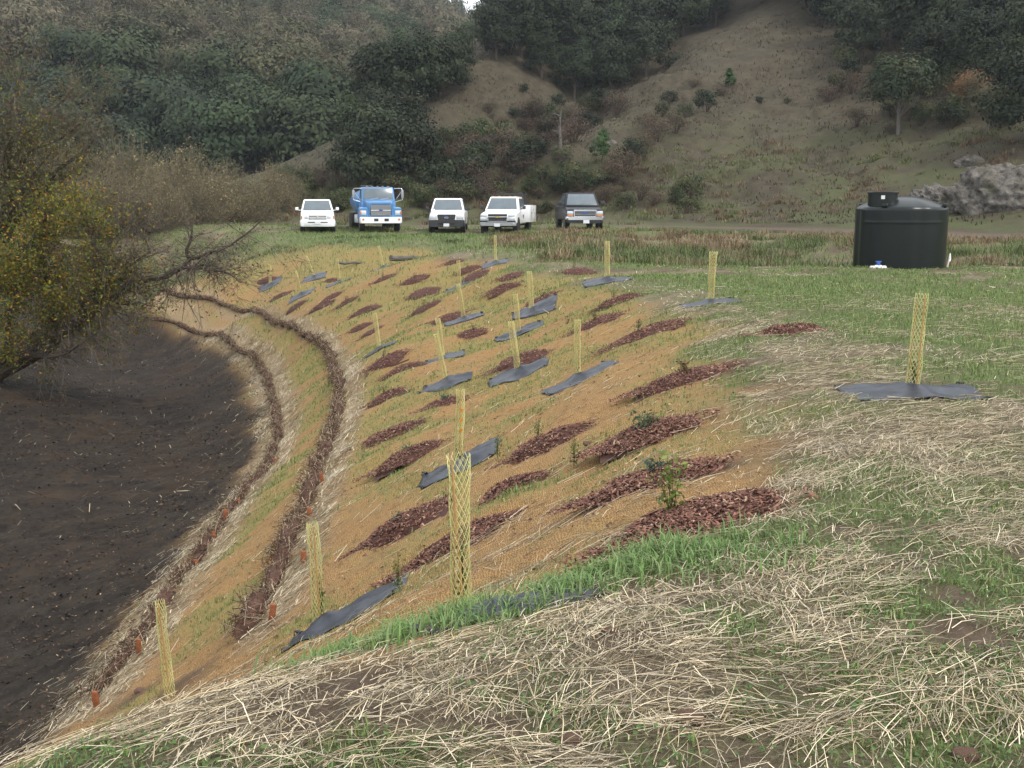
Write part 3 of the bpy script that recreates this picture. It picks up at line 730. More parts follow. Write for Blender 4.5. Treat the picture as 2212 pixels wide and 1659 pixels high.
# dead snag and pale twisted trunk
def snag(px, py, h, label, seed):
    p = hit(px, py); rng = random.Random(seed); root = empty('dead_tree', (p[0], p[1], zg1(p[0], p[1]) - .1))
    mb = MB(); pts = [(0, 0, 0), (.1, 0, h * .4), (0, .1, h * .7), (.15, 0, h)]
    mb.tube(pts, [.17, .14, .1, .04], 7); mb.build('trunk', M_BARKP, root)
    mb = MB()
    for q in range(7):
        z = rng.uniform(.45, .95) * h; a = rng.uniform(0, 6.28); L = rng.uniform(.4, 1.1)
        mb.tube([(0, 0, z), (math.cos(a) * L * .5, math.sin(a) * L * .5, z + L * .25), (math.cos(a) * L, math.sin(a) * L, z + L * .3)], [.05, .035, .01], 4)
    mb.build('branch', M_BARKP, root)
    tag(root, label, 'dead tree')
snag(1208, 362, 4.6, 'pale bare dead trunk standing in the scrubby gully', 3)
snag(2030, 85, 4.0, 'pale twisted dead tree in the dark wood above the tank', 4)

# ---- far mountain trees: the ones that show largest stand singly, the rest is one wood
def small_np(me):
    v = np.empty(len(me.vertices) * 3, np.float32); me.vertices.foreach_get('co', v); c = np.empty(len(me.vertices) * 4, np.float32); me.attributes['col'].data.foreach_get('color', c)
    return v.reshape(-1, 4, 3), c.reshape(-1, 4, 4)[:, :, :3]
FAR = {}
for k, sd, cols, n, ls, slim in (('fgreen', 41, [(.033, .051, .020), (.044, .063, .024), (.026, .041, .017)], 5200, .20, .6), ('fgreen2', 42, [(.036, .056, .025), (.046, .064, .027), (.029, .045, .022)], 5200, .20, .6),
                                 ('fgrey', 43, GREY, 4400, .18, .35), ('folive', 44, [(.078, .078, .036), (.10, .088, .045), (.058, .064, .031)], 4600, .19, .5), ('fbrown', 45, [(.115, .088, .05), (.095, .08, .048)], 4200, .18, .4)):
    cm, C = crown_mesh('oak_tree', sd, 3.6, 3.6, 4.3, 34, n, ls, cols, spread=.22, slim=slim, lobes=.45, ball=1.3, rnd=.3)
    if k in ('fgrey', 'fbrown', 'folive'):
        r_ = np.random.default_rng(sd + 9); q_, c_ = small_np(cm); m_ = 260; C_ = C[r_.integers(0, len(C), m_)] * np.array([.92, .92, .95]) + r_.normal(size=(m_, 3)) * .35
        A_ = C_ - np.array([0, 0, 2.6]); A_ /= np.linalg.norm(A_, axis=1, keepdims=True); S_ = rand_unit(m_, r_); N_ = np.cross(A_, S_); N_ /= np.linalg.norm(N_, axis=1, keepdims=True); W_ = np.cross(A_, N_)
        L_ = r_.uniform(.5, 1.3, (m_, 1)); V_ = np.stack([C_ - A_ * L_ - W_ * .04, C_ - A_ * L_ + W_ * .04, C_ + A_ * L_ + W_ * .012, C_ + A_ * L_ - W_ * .012], 1)
        AA = np.concatenate([q_, V_]).reshape(-1, 3); CC_ = np.concatenate([c_.reshape(-1, 3), np.tile([[.15, .135, .10]], (m_ * 4, 1))]); cm = np_mesh('oak_tree', AA, np.arange(len(AA)).reshape(-1, 4), CC_)
    cm.materials.append(M_LEAF)
    FAR[k] = cm
rf = random.Random(77); pts = []
def far_kind(x, y):
    v = float(fbm(np.array([x]), np.array([y]), 55, 3, 88)[0])
    foot = y < 150 + 34 * v
    if foot: return rf.choice(['fgreen', 'fgreen', 'fgreen2'])
    return rf.choice(['fgrey', 'fgrey', 'folive', 'fbrown', 'fgrey'] if v > .44 else ['folive', 'fgreen', 'folive', 'fgrey', 'fgreen2'])
cand = []
y = 150.0
while y < 400:
    step = 6.4 + (y - 150) * .010
    x = -.62 * y - 8
    while x < -.035 * y + 14:
        jx = x + rf.uniform(-2, 2); jy = y + rf.uniform(-2.2, 2.2)
        zz = float(zA(np.array([jx]), np.array([jy]))[0])
        if zz > 1.73 + .2 * jy: pass
        cand.append((jx, jy, zz)); x += step * rf.uniform(.85, 1.25)
    y += step * .95
LAB = {'fgreen': 'dark green oak in the wood on the far mountainside', 'fgreen2': 'mid green oak in the wood on the far mountainside', 'fgrey': 'grey leafless oak in the wood on the far mountainside', 'folive': 'olive green oak in the wood on the far mountainside', 'fbrown': 'brown leafed oak in the wood on the far mountainside'}
def visible_far(x, y, z):
    px = 1106 + x / y * F * 1.0; py = 444 - (z + 5 - 1.73) / y * F
    return -330 < px < 1050 and py > -30
cand = [c for c in cand if visible_far(*c)]
cand.sort(key=lambda c: c[1])
print('far trees', len(cand))
rest = []
for i, (x, y, z) in enumerate(cand):
    k = far_kind(x, y); s = rf.uniform(.85, 1.4) * (1.25 if y < 190 else 1.1)
    if i < 295:
        o = bpy.data.objects.new('oak_tree', FAR[k]); COL.objects.link(o)
        o.location = (x, y, z - .6); o.scale = (s, s, s * rf.uniform(.85, 1.15)); o.rotation_euler = (0, 0, rf.uniform(0, 6.28))
        tag(o, LAB[k], 'tree', LAB[k].split(' in the')[0] + 's of the far wood')
    else: rest.append((x, y, z, k, s))
yy = 430.0
while yy < 600:
    x = -.34 * yy
    while x < 10:
        jx = x + rf.uniform(-3, 3); jy = yy + rf.uniform(-3, 3); zz = float(zB(np.array([jx]), np.array([jy]))[0]); px = 1106 + jx / jy * F; py = 444 - (zz + 8 - 1.73) / jy * F
        if 700 < px < 1060 and -40 < py < 150: rest.append((jx, jy, zz, rf.choice(['fgreen', 'folive', 'fgreen2']), rf.uniform(1., 1.5)))
        x += 7
    yy += 7
NPF = {k: small_np(m) for k, m in FAR.items()}
AV = []; AC = []
for x, y, z, k, s in rest:
    v, c = NPF[k]; sel = RNG.permutation(len(v))[:420]
    a = rf.uniform(0, 6.28); q = v[sel] * s; cen = q.mean(1, keepdims=True); q = cen + (q - cen) * 2.8
    ca, sa = math.cos(a), math.sin(a); q = np.stack([q[..., 0] * ca - q[..., 1] * sa + x, q[..., 0] * sa + q[..., 1] * ca + y, q[..., 2] + z - .6], -1)
    AV.append(q.reshape(-1, 3)); AC.append((c[sel] * rf.uniform(.75, 1.25)).reshape(-1, 3))
if AV:
    V = np.concatenate(AV); me = np_mesh('distant_wood', V, np.arange(len(V)).reshape(-1, 4), np.concatenate(AC))
    print('distant wood quads', len(V) // 4)
    tag(obj('distant_wood', me, attr_mat('leaves_far', .8, .1, .15)), 'mass of small trees high on the far mountainside', 'wood', kind='stuff')

# ---- willow thicket beyond the creek, left of the vehicles
WIL = [(.18, .155, .075), (.155, .145, .062), (.21, .17, .08), (.12, .12, .05), (.17, .135, .075)]
def make_thicket(seed, h, w):
    rng = np.random.default_rng(seed); root = empty('willow_shrub')
    n = 420; a = rng.uniform(0, 6.28, n); t = rng.random(n) ** .6 * w / 2
    P0 = np.stack([np.cos(a) * t * .35, np.sin(a) * t * .35, np.full(n, -.1)], 1)
    hh = h * (1 - .6 * (t / (w / 2)) ** 2) * rng.uniform(.5, 1.12, n) * (.8 + .4 * vnoise(np.cos(a) * t, np.sin(a) * t, 1.2, seed))
    P2 = np.stack([np.cos(a) * t, np.sin(a) * t, hh], 1) + rng.normal(size=(n, 3)) * .12
    P1 = (P0 + P2) / 2 + rng.normal(size=(n, 3)) * .12
    m = 1900; k = rng.integers(0, n, m); u = rng.uniform(.3, 1, m)[:, None]; B = P1[k] * (1 - u) + P2[k] * u
    E2 = B + rng.normal(size=(m, 3)) * np.array([.35, .35, .25]) + np.array([0, 0, .35])
    V, Q = prisms(np.concatenate([P0, P1, B]), np.concatenate([P1, P2, E2]), np.concatenate([np.full(n, .018), np.full(n, .012), np.full(m, .008)]), np.concatenate([np.full(n, .012), np.full(n, .006), np.full(m, .003)]))
    obj('stems', np_mesh('stems', V, Q), M_TWIGP, root)
    L = 3400; k = rng.integers(0, m, L); u = rng.random(L)[:, None]; C = B[k] * (1 - u) + E2[k] * u + rng.normal(size=(L, 3)) * .10
    V, Q = leaf_quads(C, rand_unit(L, rng), .05 + .05 * rng.random(L), rng, .4)
    obj('foliage', np_mesh('foliage', V, Q, np.repeat(pal(rng, L, WIL, .3), 4, 0)), M_LEAF, root)
    return root
TH = [make_thicket(51, 4.0, 5.4), make_thicket(52, 3.4, 5.0)]
tu = [False, False]
for i, (px, d, h) in enumerate([(150, 66, 3.4), (205, 70, 4.6), (245, 66, 3.6), (295, 71, 4.9), (335, 66, 3.3), (375, 70, 4.1), (420, 67, 4.3), (455, 71, 3.4), (500, 74, 3.9), (545, 79, 2.9), (590, 84, 3.4), (110, 70, 4.8), (60, 66, 4.0), (270, 62, 3.0), (360, 62, 2.8), (190, 62, 3.0), (430, 64, 2.4), (620, 88, 2.8), (10, 70, 4.6), (-50, 66, 4.0), (-110, 70, 4.5), (-170, 67, 4.1), (-230, 71, 4.4), (-290, 68, 4.0)]):
    j = i % 2; r = TH[j] if not tu[j] else copy_tree(TH[j]); tu[j] = True
    x = (px - 1106) / F * d; s = h / (4.0, 3.4)[j]
    r.location = (x, d, zg1(x, d) - .1); r.scale = (s * 1.05, s * 1.05, s); r.rotation_euler = (0, 0, rs.uniform(0, 6.28))
    tag(r, 'tan twiggy willow shrub in the thicket left of the vehicles', 'shrub', 'willow shrubs of the thicket left of the vehicles')

# ---- the big creekside willow leaning in from the left
M_TWIGG = plain('twigs_grey', (.115, .098, .078), .9, var=.35, scale=2, spec=.1)
def creek_willow():
    D = 34.0; rng = random.Random(9); base = Vector((-17.6, 34.5, 0)); base.z = zg1(base.x, base.y) - .2
    root = empty('willow_tree', base)
    def w(px, py, d=D): return Vector(at_d(px, py, d)) - base
    trunk = MB(); limbs = MB(); twg = []
    trunk.tube([(0, 0, -.3), w(-60, 850, 34.4), w(0, 800, 34.2), w(62, 768), w(119, 736, 33.8)], [.42, .36, .31, .28, .24], 10)
    trunk.tube([w(-70, 850, 34.6), w(-60, 700, 35), w(-20, 560, 35.2), w(30, 430, 35.3)], [.32, .26, .2, .13], 9)
    tips = []
    def limb(pts, r0, r1, kind):
        n = len(pts); P = []
        for i in range(n - 1):
            P.append(pts[i])
            L = (pts[i + 1] - pts[i]).length
            P.append(pts[i].lerp(pts[i + 1], .5) + Vector((rng.gauss(0, .05), rng.gauss(0, .08), rng.gauss(0, .05))) * L)
        P.append(pts[-1])
        rad = [r0 + (r1 - r0) * (i / (len(P) - 1)) for i in range(len(P))]
        limbs.tube(P, rad, 6, caps=False)
        for i in range(1, len(P)): tips.append((P[i - 1], P[i], rad[i], kind))
    limb([w(119, 736, 33.8), w(175, 690, 33.4), w(212, 661, 33.2), w(281, 618, 33), w(312, 604, 33), w(359, 597, 32.8), w(397, 577, 32.6), w(409, 561, 32.6), w(403, 539, 32.5), w(415, 502, 32.4), w(418, 470, 32.4)], .17, .018, 'bare')
    limb([w(409, 561, 32.6), w(440, 552, 32.3), w(468, 543, 32), w(528, 508, 31.8), w(560, 480, 31.7)], .06, .015, 'bare')
    limb([w(397, 577, 32.6), w(440, 578, 32), w(480, 585, 31.6), w(520, 610, 31.2)], .05, .012, 'bare')
    limb([w(281, 618, 33), w(272, 602, 33), w(269, 577, 33.2), w(250, 555, 33.2), w(228, 540, 33.3), w(262, 500, 33.4), w(300, 470, 33.5)], .07, .015, 'bare')
    limb([w(269, 577, 33.2), w(300, 560, 33.4), w(325, 545, 33.6), w(300, 500, 33.7), w(280, 460, 33.8)], .05, .012, 'bare')
    limb([w(175, 690, 33.4), w(215, 620, 33), w(205, 540, 33), w(170, 450, 33)], .12, .03, 'leaf')
    limb([w(119, 736, 33.8), w(110, 640, 34.5), w(90, 540, 34.6), w(100, 440, 34.8)], .15, .03, 'leaf')
    limb([w(119, 736, 33.8), w(170, 670, 35), w(240, 610, 35.5), w(285, 590, 35.6)], .1, .02, 'leaf')
    limb([w(-40, 640, 35.1), w(30, 560, 33.4), w(90, 480, 33), w(150, 420, 33)], .12, .02, 'leaf')
    limb([w(-20, 560, 35.2), w(50, 460, 35), w(120, 370, 34.8), w(190, 320, 34.6), w(215, 265, 34.6)], .12, .015, 'sparse')
    limb([w(30, 430, 35.3), w(60, 330, 35), w(95, 250, 35), w(150, 200, 35), w(175, 170, 35)], .11, .012, 'sparse')
    limb([w(30, 430, 35.3), w(20, 300, 35.4), w(40, 190, 35.2), w(60, 120, 35)], .1, .012, 'sparse')
    limb([w(30, 430, 35.3), w(-30, 300, 35), w(-40, 180, 35), w(0, 100, 35)], .1, .012, 'sparse')
    limb([w(60, 330, 35), w(130, 300, 34.5), w(180, 260, 34.2), w(205, 240, 34)], .06, .01, 'sparse')
    limb([w(0, 800, 34.2), w(20, 680, 33), w(40, 610, 32.6), w(60, 560, 32.4)], .1, .015, 'leaf')
    limb([w(62, 768), w(120, 770, 32.6), w(170, 745, 32.2), w(215, 715, 32)], .07, .012, 'bare')
    limb([w(212, 661, 33.2), w(250, 655, 33), w(300, 652, 32.6), w(335, 662, 32.4)], .05, .012, 'mid')
    limb([w(-20, 560, 35.2), w(20, 460, 34.6), w(60, 390, 34.2), w(110, 330, 34)], .08, .015, 'mid')
    limb([w(-40, 480, 35), w(0, 380, 34.6), w(20, 300, 34.4), w(50, 240, 34.2)], .08, .012, 'mid')
    limb([w(281, 618, 33), w(240, 590, 32.6), w(215, 560, 32.4), w(200, 520, 32.2)], .05, .012, 'mid')
    # secondary branchlets and twigs
    P0 = []; P1 = []; RR = []; leafpts = []
    for a, b, r, kind in tips:
        L = (b - a).length
        nb = int(L * {'bare': 10, 'leaf': 10, 'mid': 8, 'sparse': 6}[kind]) + 1
        for _ in range(nb):
            s = a.lerp(b, rng.random())
            d = Vector((rng.gauss(.45, .8) if kind == 'bare' else rng.gauss(.2, .9), rng.gauss(0, .9), rng.gauss(.25 if kind != 'bare' else .15, .7))).normalized()
            if kind == 'bare' and s.x + base.x > -11.2 and rng.random() < .5: d.z -= .5
            ln = rng.uniform(.6, 1.7)
            m = s + d * ln * .5 + Vector((rng.gauss(0, .1), rng.gauss(0, .1), rng.gauss(0, .1))); e = s + d * ln + Vector((0, 0, -.12 * ln))
            r1 = min(r * .5, .022)
            for p, q, rr in ((s, m, r1), (m, e, r1 * .6)): P0.append(p); P1.append(q); RR.append(rr)
            for _k in range(9 if kind != 'leaf' else 6):
                t = rng.random(); c = s.lerp(m, t * 2) if t < .5 else m.lerp(e, t * 2 - 1)
                f = c + (d + Vector((rng.gauss(0, .9), rng.gauss(0, .9), rng.gauss(-.05, .7)))).normalized() * rng.uniform(.3, .95)
                P0.append(c); P1.append(f); RR.append(.006)
                leafpts.append((c, f, kind))
    trunk.build('trunk', M_BARK, root)
    limbs.build('limb', M_BARK, root)
    P0 = np.array([tuple(p) for p in P0]); P1 = np.array([tuple(p) for p in P1]); RR = np.array(RR)
    V, Q = prisms(P0, P1, RR, RR * .45)
    obj('twigs', np_mesh('twigs', V, Q), M_TWIGG, root)
    C = []; col = []
    r2 = np.random.default_rng(3)
    for c, f, kind in leafpts:
        nn = {'leaf': 21, 'mid': 7, 'sparse': 5, 'bare': 2}[kind]
        for _ in range(nn):
            t = rng.random(); q = c.lerp(f, t) + Vector((rng.gauss(0, .13), rng.gauss(0, .13), rng.gauss(0, .13)))
            if kind == 'bare' and rng.random() < .55: continue
            C.append(tuple(q))
            v = rng.random()
            if kind == 'leaf': cc = (.25, .18, .025) if v < .24 else (.135, .14, .022) if v < .66 else (.075, .092, .020) if v < .92 else (.30, .17, .03)
            elif kind == 'mid': cc = (.20, .155, .03) if v < .25 else (.125, .125, .028) if v < .7 else (.085, .09, .03)
            elif kind == 'sparse': cc = (.10, .09, .045) if v < .6 else (.13, .10, .05) if v < .85 else (.08, .085, .035)
            else: cc = (.12, .085, .05) if v < .7 else (.16, .12, .05)
            col.append([x * rng.uniform(.7, 1.25) for x in cc])
    C = np.array(C); n = len(C); print('willow leaves', n)
    V, Q = leaf_quads(C, rand_unit(n, r2), .035 + .03 * r2.random(n), r2, .45)
    obj('crown', np_mesh('crown', V, Q, np.repeat(np.array(col), 4, 0)), M_LEAF1, root)
    tag(root, 'big leaning willow with yellow green leaves over the dark creek bed', 'tree')
creek_willow()
# ------------------------------------------------------------------ things on the bank
M_SLEEVE = plain('yellow_plastic_mesh', (.50, .475, .20), .5, var=.15, scale=12, spec=.35)
M_CANE = plain('bamboo_cane', (.34, .20, .07), .6, var=.3, scale=14)
M_MAT = plain('black_weed_fabric', (.027, .031, .041), .43, var=.4, scale=6, spec=.40)
M_PIN = plain('dark_steel_pin', (.02, .02, .02), .6)
M_CHIP = attr_mat('bark_chips', .85, .2)
M_STAKE = plain('cut_wood_orange', (.22, .078, .034), .8, var=.35, scale=30, spec=.2)
M_STRAW = attr_mat('straw', .55, .35)
M_GRASS = attr_mat('grass_blades', .55, .3, .25)
EXC = []     # ellipses the loose straw and grass keep off

# ---- mesh tube sleeves
def sleeve_mesh(seed, rad=.062, h=.95, ns=12, squash=.85, flare=0.0, cells=15, th=.0027):
    rng = random.Random(seed); mb = MB(); st = cells * 2
    wob = [(rng.uniform(-.006, .006), rng.uniform(-.006, .006), rng.uniform(.92, 1.08)) for _ in range(8)]
    def pt(a, t):
        i = min(int(t * 7), 6); f = t * 7 - i
        ox, oy, s = [wob[i][k] * (1 - f) + wob[i + 1][k] * f for k in range(3)]
        r = rad * s * (1 + flare * max(0, t - .75) * 4 * .25)
        return Vector((math.cos(a) * r + ox, math.sin(a) * r * squash + oy, t * h))
    for dr in (1, -1):
        for k in range(ns):
            a0 = 2 * math.pi * k / ns; pts = []
            for j in range(st + 1):
                a = a0 + dr * 2 * math.pi / ns * (j * .5)
                p = pt(a, j / st); c = Vector((0, 0, p.z)); pts.append(c + (p - c) * (1 + .012 * dr))
            mb.tube(pts, th, 3, caps=False)
    return mb.mesh('sleeve', True)
SLV = [sleeve_mesh(1), sleeve_mesh(2, .058, squash=.7), sleeve_mesh(3, .06, flare=.9, squash=.8), sleeve_mesh(4, .062, flare=.5, th=.0018), sleeve_mesh(5, .060, squash=.75, th=.002)]
for s in SLV: s.materials.append(M_SLEEVE)
def cane_mesh(h):
    mb = MB(); z = 0; pts = []; rad = []
    while z < h:
        pts += [(0, 0, z), (.001, 0, z + .008)]; rad += [.0075, .0062]; z += .17
    pts.append((0, 0, h)); rad.append(.006)
    m = mb.tube(pts, rad, 6).mesh('cane', True); m.materials.append(M_CANE); return m
CANE = [cane_mesh(.98), cane_mesh(.9)]
M_SAP = attr_mat('sapling_leaves', .6, .25, .25)
def sprig_mesh(seed, h, w, n, cols, ls, up=.5):
    rng = np.random.default_rng(seed); ns = 5
    a = rng.uniform(0, 6.28, ns); t = rng.uniform(.1, 1, ns) * w / 2
    T = np.stack([np.cos(a) * t, np.sin(a) * t, h * rng.uniform(.65, 1, ns)], 1); T[0] = (0, 0, h)
    k = rng.integers(0, ns, n); u = rng.uniform(.15, 1, n)[:, None]
    C = T[k] * u + rng.normal(size=(n, 3)) * np.array([w * .13, w * .13, h * .05])
    N = rand_unit(n, rng) + np.array([0, 0, up]); N /= np.linalg.norm(N, axis=1, keepdims=True)
    V1, Q1 = leaf_quads(C, N, ls * (.6 + .8 * rng.random(n)), rng, .45)
    V2, Q2 = prisms(np.zeros((ns, 3)), T, np.full(ns, .004), np.full(ns, .0015))
    col = np.concatenate([np.repeat(pal(rng, n, cols, .3), 4, 0), np.tile([[.12, .07, .04]], (ns * 6, 1))])
    me = np_mesh('leaves', np.concatenate([V1, V2]), np.concatenate([Q1, Q2 + len(V1)]), col); me.materials.append(M_SAP); return me
LEAFY = [(.10, .15, .03), (.15, .18, .04), (.07, .11, .03)]
GREYG = [(.07, .105, .075), (.09, .12, .085), (.05, .08, .055)]

TUBE_LABEL = ['yellow mesh tree tube on the flat field, on the wide black mat at right', 'yellow mesh tree tube on the field before the tall brown grass, flared on top', 'yellow mesh tree tube on a thin dark crest mat, left of the flared one', 'yellow mesh tree tube standing just below the white utility truck',
    'slim yellow mesh tube far down the crest, behind the wider leaning one', 'leaning yellow mesh tube on a long mat in the middle of the upper slope', 'yellow mesh tube high on the slope behind a pair of tubes', 'yellow mesh tube just behind another, rear one of the pair in mid slope', 'yellow mesh tube leaning forward, front one of the pair in mid slope',
    'straight opaque yellow mesh tube right of the leaning pair, on a dark mat', 'yellow mesh tube behind its leaning twin, left of the slope centre', 'leaning yellow mesh tube, front one of the two left of the slope centre', 'yellow mesh tube alone on the left of the slope above the upper brush roll', 'tallest yellow mesh tube in the foreground with a brown cane inside',
    'yellow mesh tube with orange tags, directly behind the tallest one', 'greenish yellow mesh tube beside the upper brush roll, left of the tallest tube', 'yellow mesh tube lowest on the bank by the soil ledge, bottom left', 'far yellow mesh tube leaning left, below the white pickup', 'far yellow mesh tube below the blue truck, upright',
    'far yellow mesh tube nearest the upper brush roll behind the bare branches', 'farthest left yellow mesh tube, half hidden by bare branches', 'far yellow mesh tube at the grass edge below the blue truck, leaning']
TUBE_MAT = [(1.2, .85), (1.1, .9), (1.15, .8), (.9, .8), (1.05, .9), (1.1, .9), (1.08, .9), (1.12, .9), (1.05, .95), (1.15, .95), (1.0, .9), (1.05, .95), (.95, .95), (.95, .36), (1.0, .95), (1.0, .8), None, (1.05, 1.0), (1.08, 1.0), (1.0, 1.0), (1.05, 1.0), (1.1, .9)]
MAT_LABEL = ['wide black fabric mat on the flat straw field at right', 'black fabric mat on the field in front of the tall brown grass', 'thin dark fabric mat on the crest left of the flared tube', 'grey fabric mat under the tube below the white utility truck', 'pale grey mat far down the crest under the slim tube',
    'long black mat with folded edge in the middle of the upper slope', 'black mat with raised peak at its tube, high on the slope', 'black mat under the rear tube of the mid slope pair', 'black mat under the front tube of the mid slope pair', 'black mat with a ridge across it under the straight opaque tube', 'black mat under the rear twin left of the slope centre', 'black mat under the front twin left of the slope centre', 'black mat under the lone tube on the left of the slope', 'black mat half covered by grass blades at the foot of the tallest tube', 'large black mat seen through the mesh of the tallest tube', 'dark mat falling away beside the upper brush roll, left of the tallest tube', '', 'far dark mat under the left-leaning tube', 'far dark mat under the upright tube below the blue truck', 'far dark mat nearest the upper brush roll', 'farthest left dark mat behind the bare branches', 'far pale mat at the grass edge below the blue truck']
def drape_mat(cx, cy, w, d, ang, seed, label, dx=0.0):
    rng = random.Random(seed); nx_, ny_ = 26, 18; ca, sa = math.cos(ang), math.sin(ang)
    u = np.linspace(-1, 1, nx_); v = np.linspace(-1, 1, ny_); U, Vv = np.meshgrid(u, v)
    ex = 1 + .05 * np.sin(Vv * 2 + seed) ; ey = 1 + .06 * np.sin(U * 2.3 + seed * 2)
    lx = U * w / 2 * (ex - .10 * np.abs(Vv) ** 2 * (1 + .6 * math.sin(seed * 3))) + dx; ly = Vv * d / 2 * (ey - .12 * np.abs(U) ** 2 * (1 + math.sin(seed * 5))) + .04 * U * math.sin(seed)
    X = cx + lx * ca - ly * sa; Y = cy + lx * sa + ly * ca
    e = .12   # cloth bridges the small lumps of the ground
    Z = np.mean([zg(X + a, Y + b) for a, b in ((e, 0), (-e, 0), (0, e), (0, -e), (0, 0))], axis=0)
    Z = np.maximum(Z, zg(X, Y)) + .018
    r2 = np.hypot(lx, ly)
    Z = Z + .05 * np.exp(-(r2 / .16) ** 2) + .030 * np.exp(-((lx * .9 + ly * .35) / .10) ** 2) * np.clip(1 - np.abs(Vv), 0, 1)
    Z = Z + (fbm(X * 1.0, Y * 2.2, .22, 3, seed) - .5) * .032 + .012 * np.abs(np.sin(lx * 7 + ly * 4 + seed)) * np.exp(-(r2 / .4) ** 2) + .012 * np.sin(ly * 9 + lx * 3 + seed) * (1 - U ** 2)
    edge = np.maximum(np.abs(U), np.abs(Vv)); Z = Z - sstep(.82, 1.0, edge) * .016 + sstep(.9, 1., edge) * (fbm(X, Y, .15, 2, seed + 3) - .3) * .03
    P = np.stack([X.ravel() - cx, Y.ravel() - cy, Z.ravel() - zg1(cx, cy)], 1)
    i = (np.arange(ny_ - 1)[:, None] * nx_ + np.arange(nx_ - 1)[None]).ravel()
    me = np_mesh('sheet', P, np.stack([i, i + 1, i + 1 + nx_, i + nx_], 1), smooth=True)
    o = obj('fabric_mat', me, M_MAT, None, (cx, cy, zg1(cx, cy)))
    so = o.modifiers.new('thickness', 'SOLIDIFY'); so.thickness = .004; so.offset = -1
    tag(o, label, 'mat', 'black fabric mats around the tree tubes')
    for q, k in enumerate((0, nx_ - 1, nx_ * (ny_ - 1), nx_ * ny_ - 1)):
        p = P[k] * .96; mb = MB(); L = .035
        mb.tube([(p[0] - L, p[1], p[2] - .03), (p[0] - L, p[1], p[2] + .012), (p[0] + L, p[1], p[2] + .016), (p[0] + L, p[1], p[2] - .03)], .006, 5)
        mb.box((p[0], p[1], p[2] + .012), (.05, .045, .016), (rng.uniform(-.2, .2), rng.uniform(-.2, .2), rng.uniform(0, 3)))
        mb.build('pin', M_PIN, o)
    if seed != 113: EXC.append((cx + dx * ca, cy + dx * sa, w / 2 * 1.0, d / 2 * 1.0, ang))
    return o
M_TAG = plain('orange_leaf', (.55, .22, .02), .6, var=.2)
for i, (bx_, by_, tx_, ty_) in enumerate(TUBES):
    p = ghit(bx_, by_)
    if i == 16: p = Vector((-3.2, 9.5, zg1(-3.2, 9.5)))
    pxm = F / p.y; lean = (tx_ - bx_) / pxm / .95
    root = empty('tree_tube', (p.x, p.y, p.z - .02), 0); root.rotation_euler = (random.uniform(-.03, .03), math.atan(lean), 0)
    s = obj('sleeve', SLV[{1: 2, 13: 3, 15: 4, 16: 4, 0: 4}.get(i, i % 2)], None, root); s.rotation_euler = (0, 0, random.uniform(0, 6.28))
    c = obj('cane', CANE[0], None, root, (.02, -.045, -.04)); c.rotation_euler = (R(2 if i != 13 else 1), R(-3.2 if i == 13 else random.uniform(-1, 1)), 0)
    c = obj('cane', CANE[1], None, root, (-.045, .02, -.04)); c.rotation_euler = (0, R(1), 0)
    tag(root, TUBE_LABEL[i], 'tree tube', 'yellow mesh tree tubes')
    if i == 14:
        for z in (.46, .58, .70):
            t = MB(); t.box((.02, -.068, z), (.035, .006, .04), (.2, .3, .6)); t.build('orange_tag', M_TAG, root)
    if TUBE_MAT[i]:
        w, d = TUBE_MAT[i]
        pm = ghit(1062, 1332) if i == 13 else p
        drape_mat(pm.x, pm.y, w, d, random.uniform(-.1, .1) + (.32 if i == 13 else 0), 100 + i, MAT_LABEL[i], dx={13: .10, 15: .22, 6: .06, 9: .02}.get(i, 0))
    if i in (0, 9, 13, 15, 8, 14):
        o = empty('sapling', (p.x + .01, p.y, p.z)); obj('leaves', sprig_mesh(200 + i, .5 if i in (13, 15) else .3, .09, 70, LEAFY, .018), M_SAP, o)
        tag(o, {0: 'small sapling inside the tube on the wide mat at right', 9: 'small sapling at the foot of the straight opaque tube', 13: 'dark stemmed sapling inside the tallest foreground tube', 15: 'sapling inside the greenish tube by the upper brush roll', 8: 'sapling inside the front tube of the mid slope pair', 14: 'sapling inside the tube with orange tags'}[i], 'sapling')

# ---- bark mulch mounds
CHIPC = [(.150, .070, .049), (.112, .053, .040), (.19, .092, .064), (.078, .040, .031), (.23, .128, .088)]
def mound_variant(seed, nchip):
    rng = np.random.default_rng(seed); n = 34
    u = np.linspace(-1.08, 1.08, n); X, Y = np.meshgrid(u, u)
    def hgt(x, y):
        r = np.hypot(x * (1 + .1 * np.sin(y * 3 + seed)), y * (1 + .14 * np.sin(x * 2.5 + seed))) + (fbm(x + seed, y, .5, 3, seed) - .5) * .5
        return np.clip(1 - r ** 2.2, -.12, 1) * (.75 + .5 * fbm(x, y + seed, .4, 3, seed + 1)) - .12
    Z = hgt(X, Y) - .10 * sstep(.75, 1.0, np.hypot(X, Y))
    i = (np.arange(n - 1)[:, None] * n + np.arange(n - 1)[None]).ravel()
    Vb = np.stack([X.ravel() * .47, Y.ravel() * .47, Z.ravel()], 1)
    base = np_mesh('mound', Vb, np.stack([i, i + 1, i + 1 + n, i + n], 1), np.tile([[.075, .036, .028]], (n * n, 1)), smooth=True)
    base.materials.append(M_CHIP)
    return base, hgt
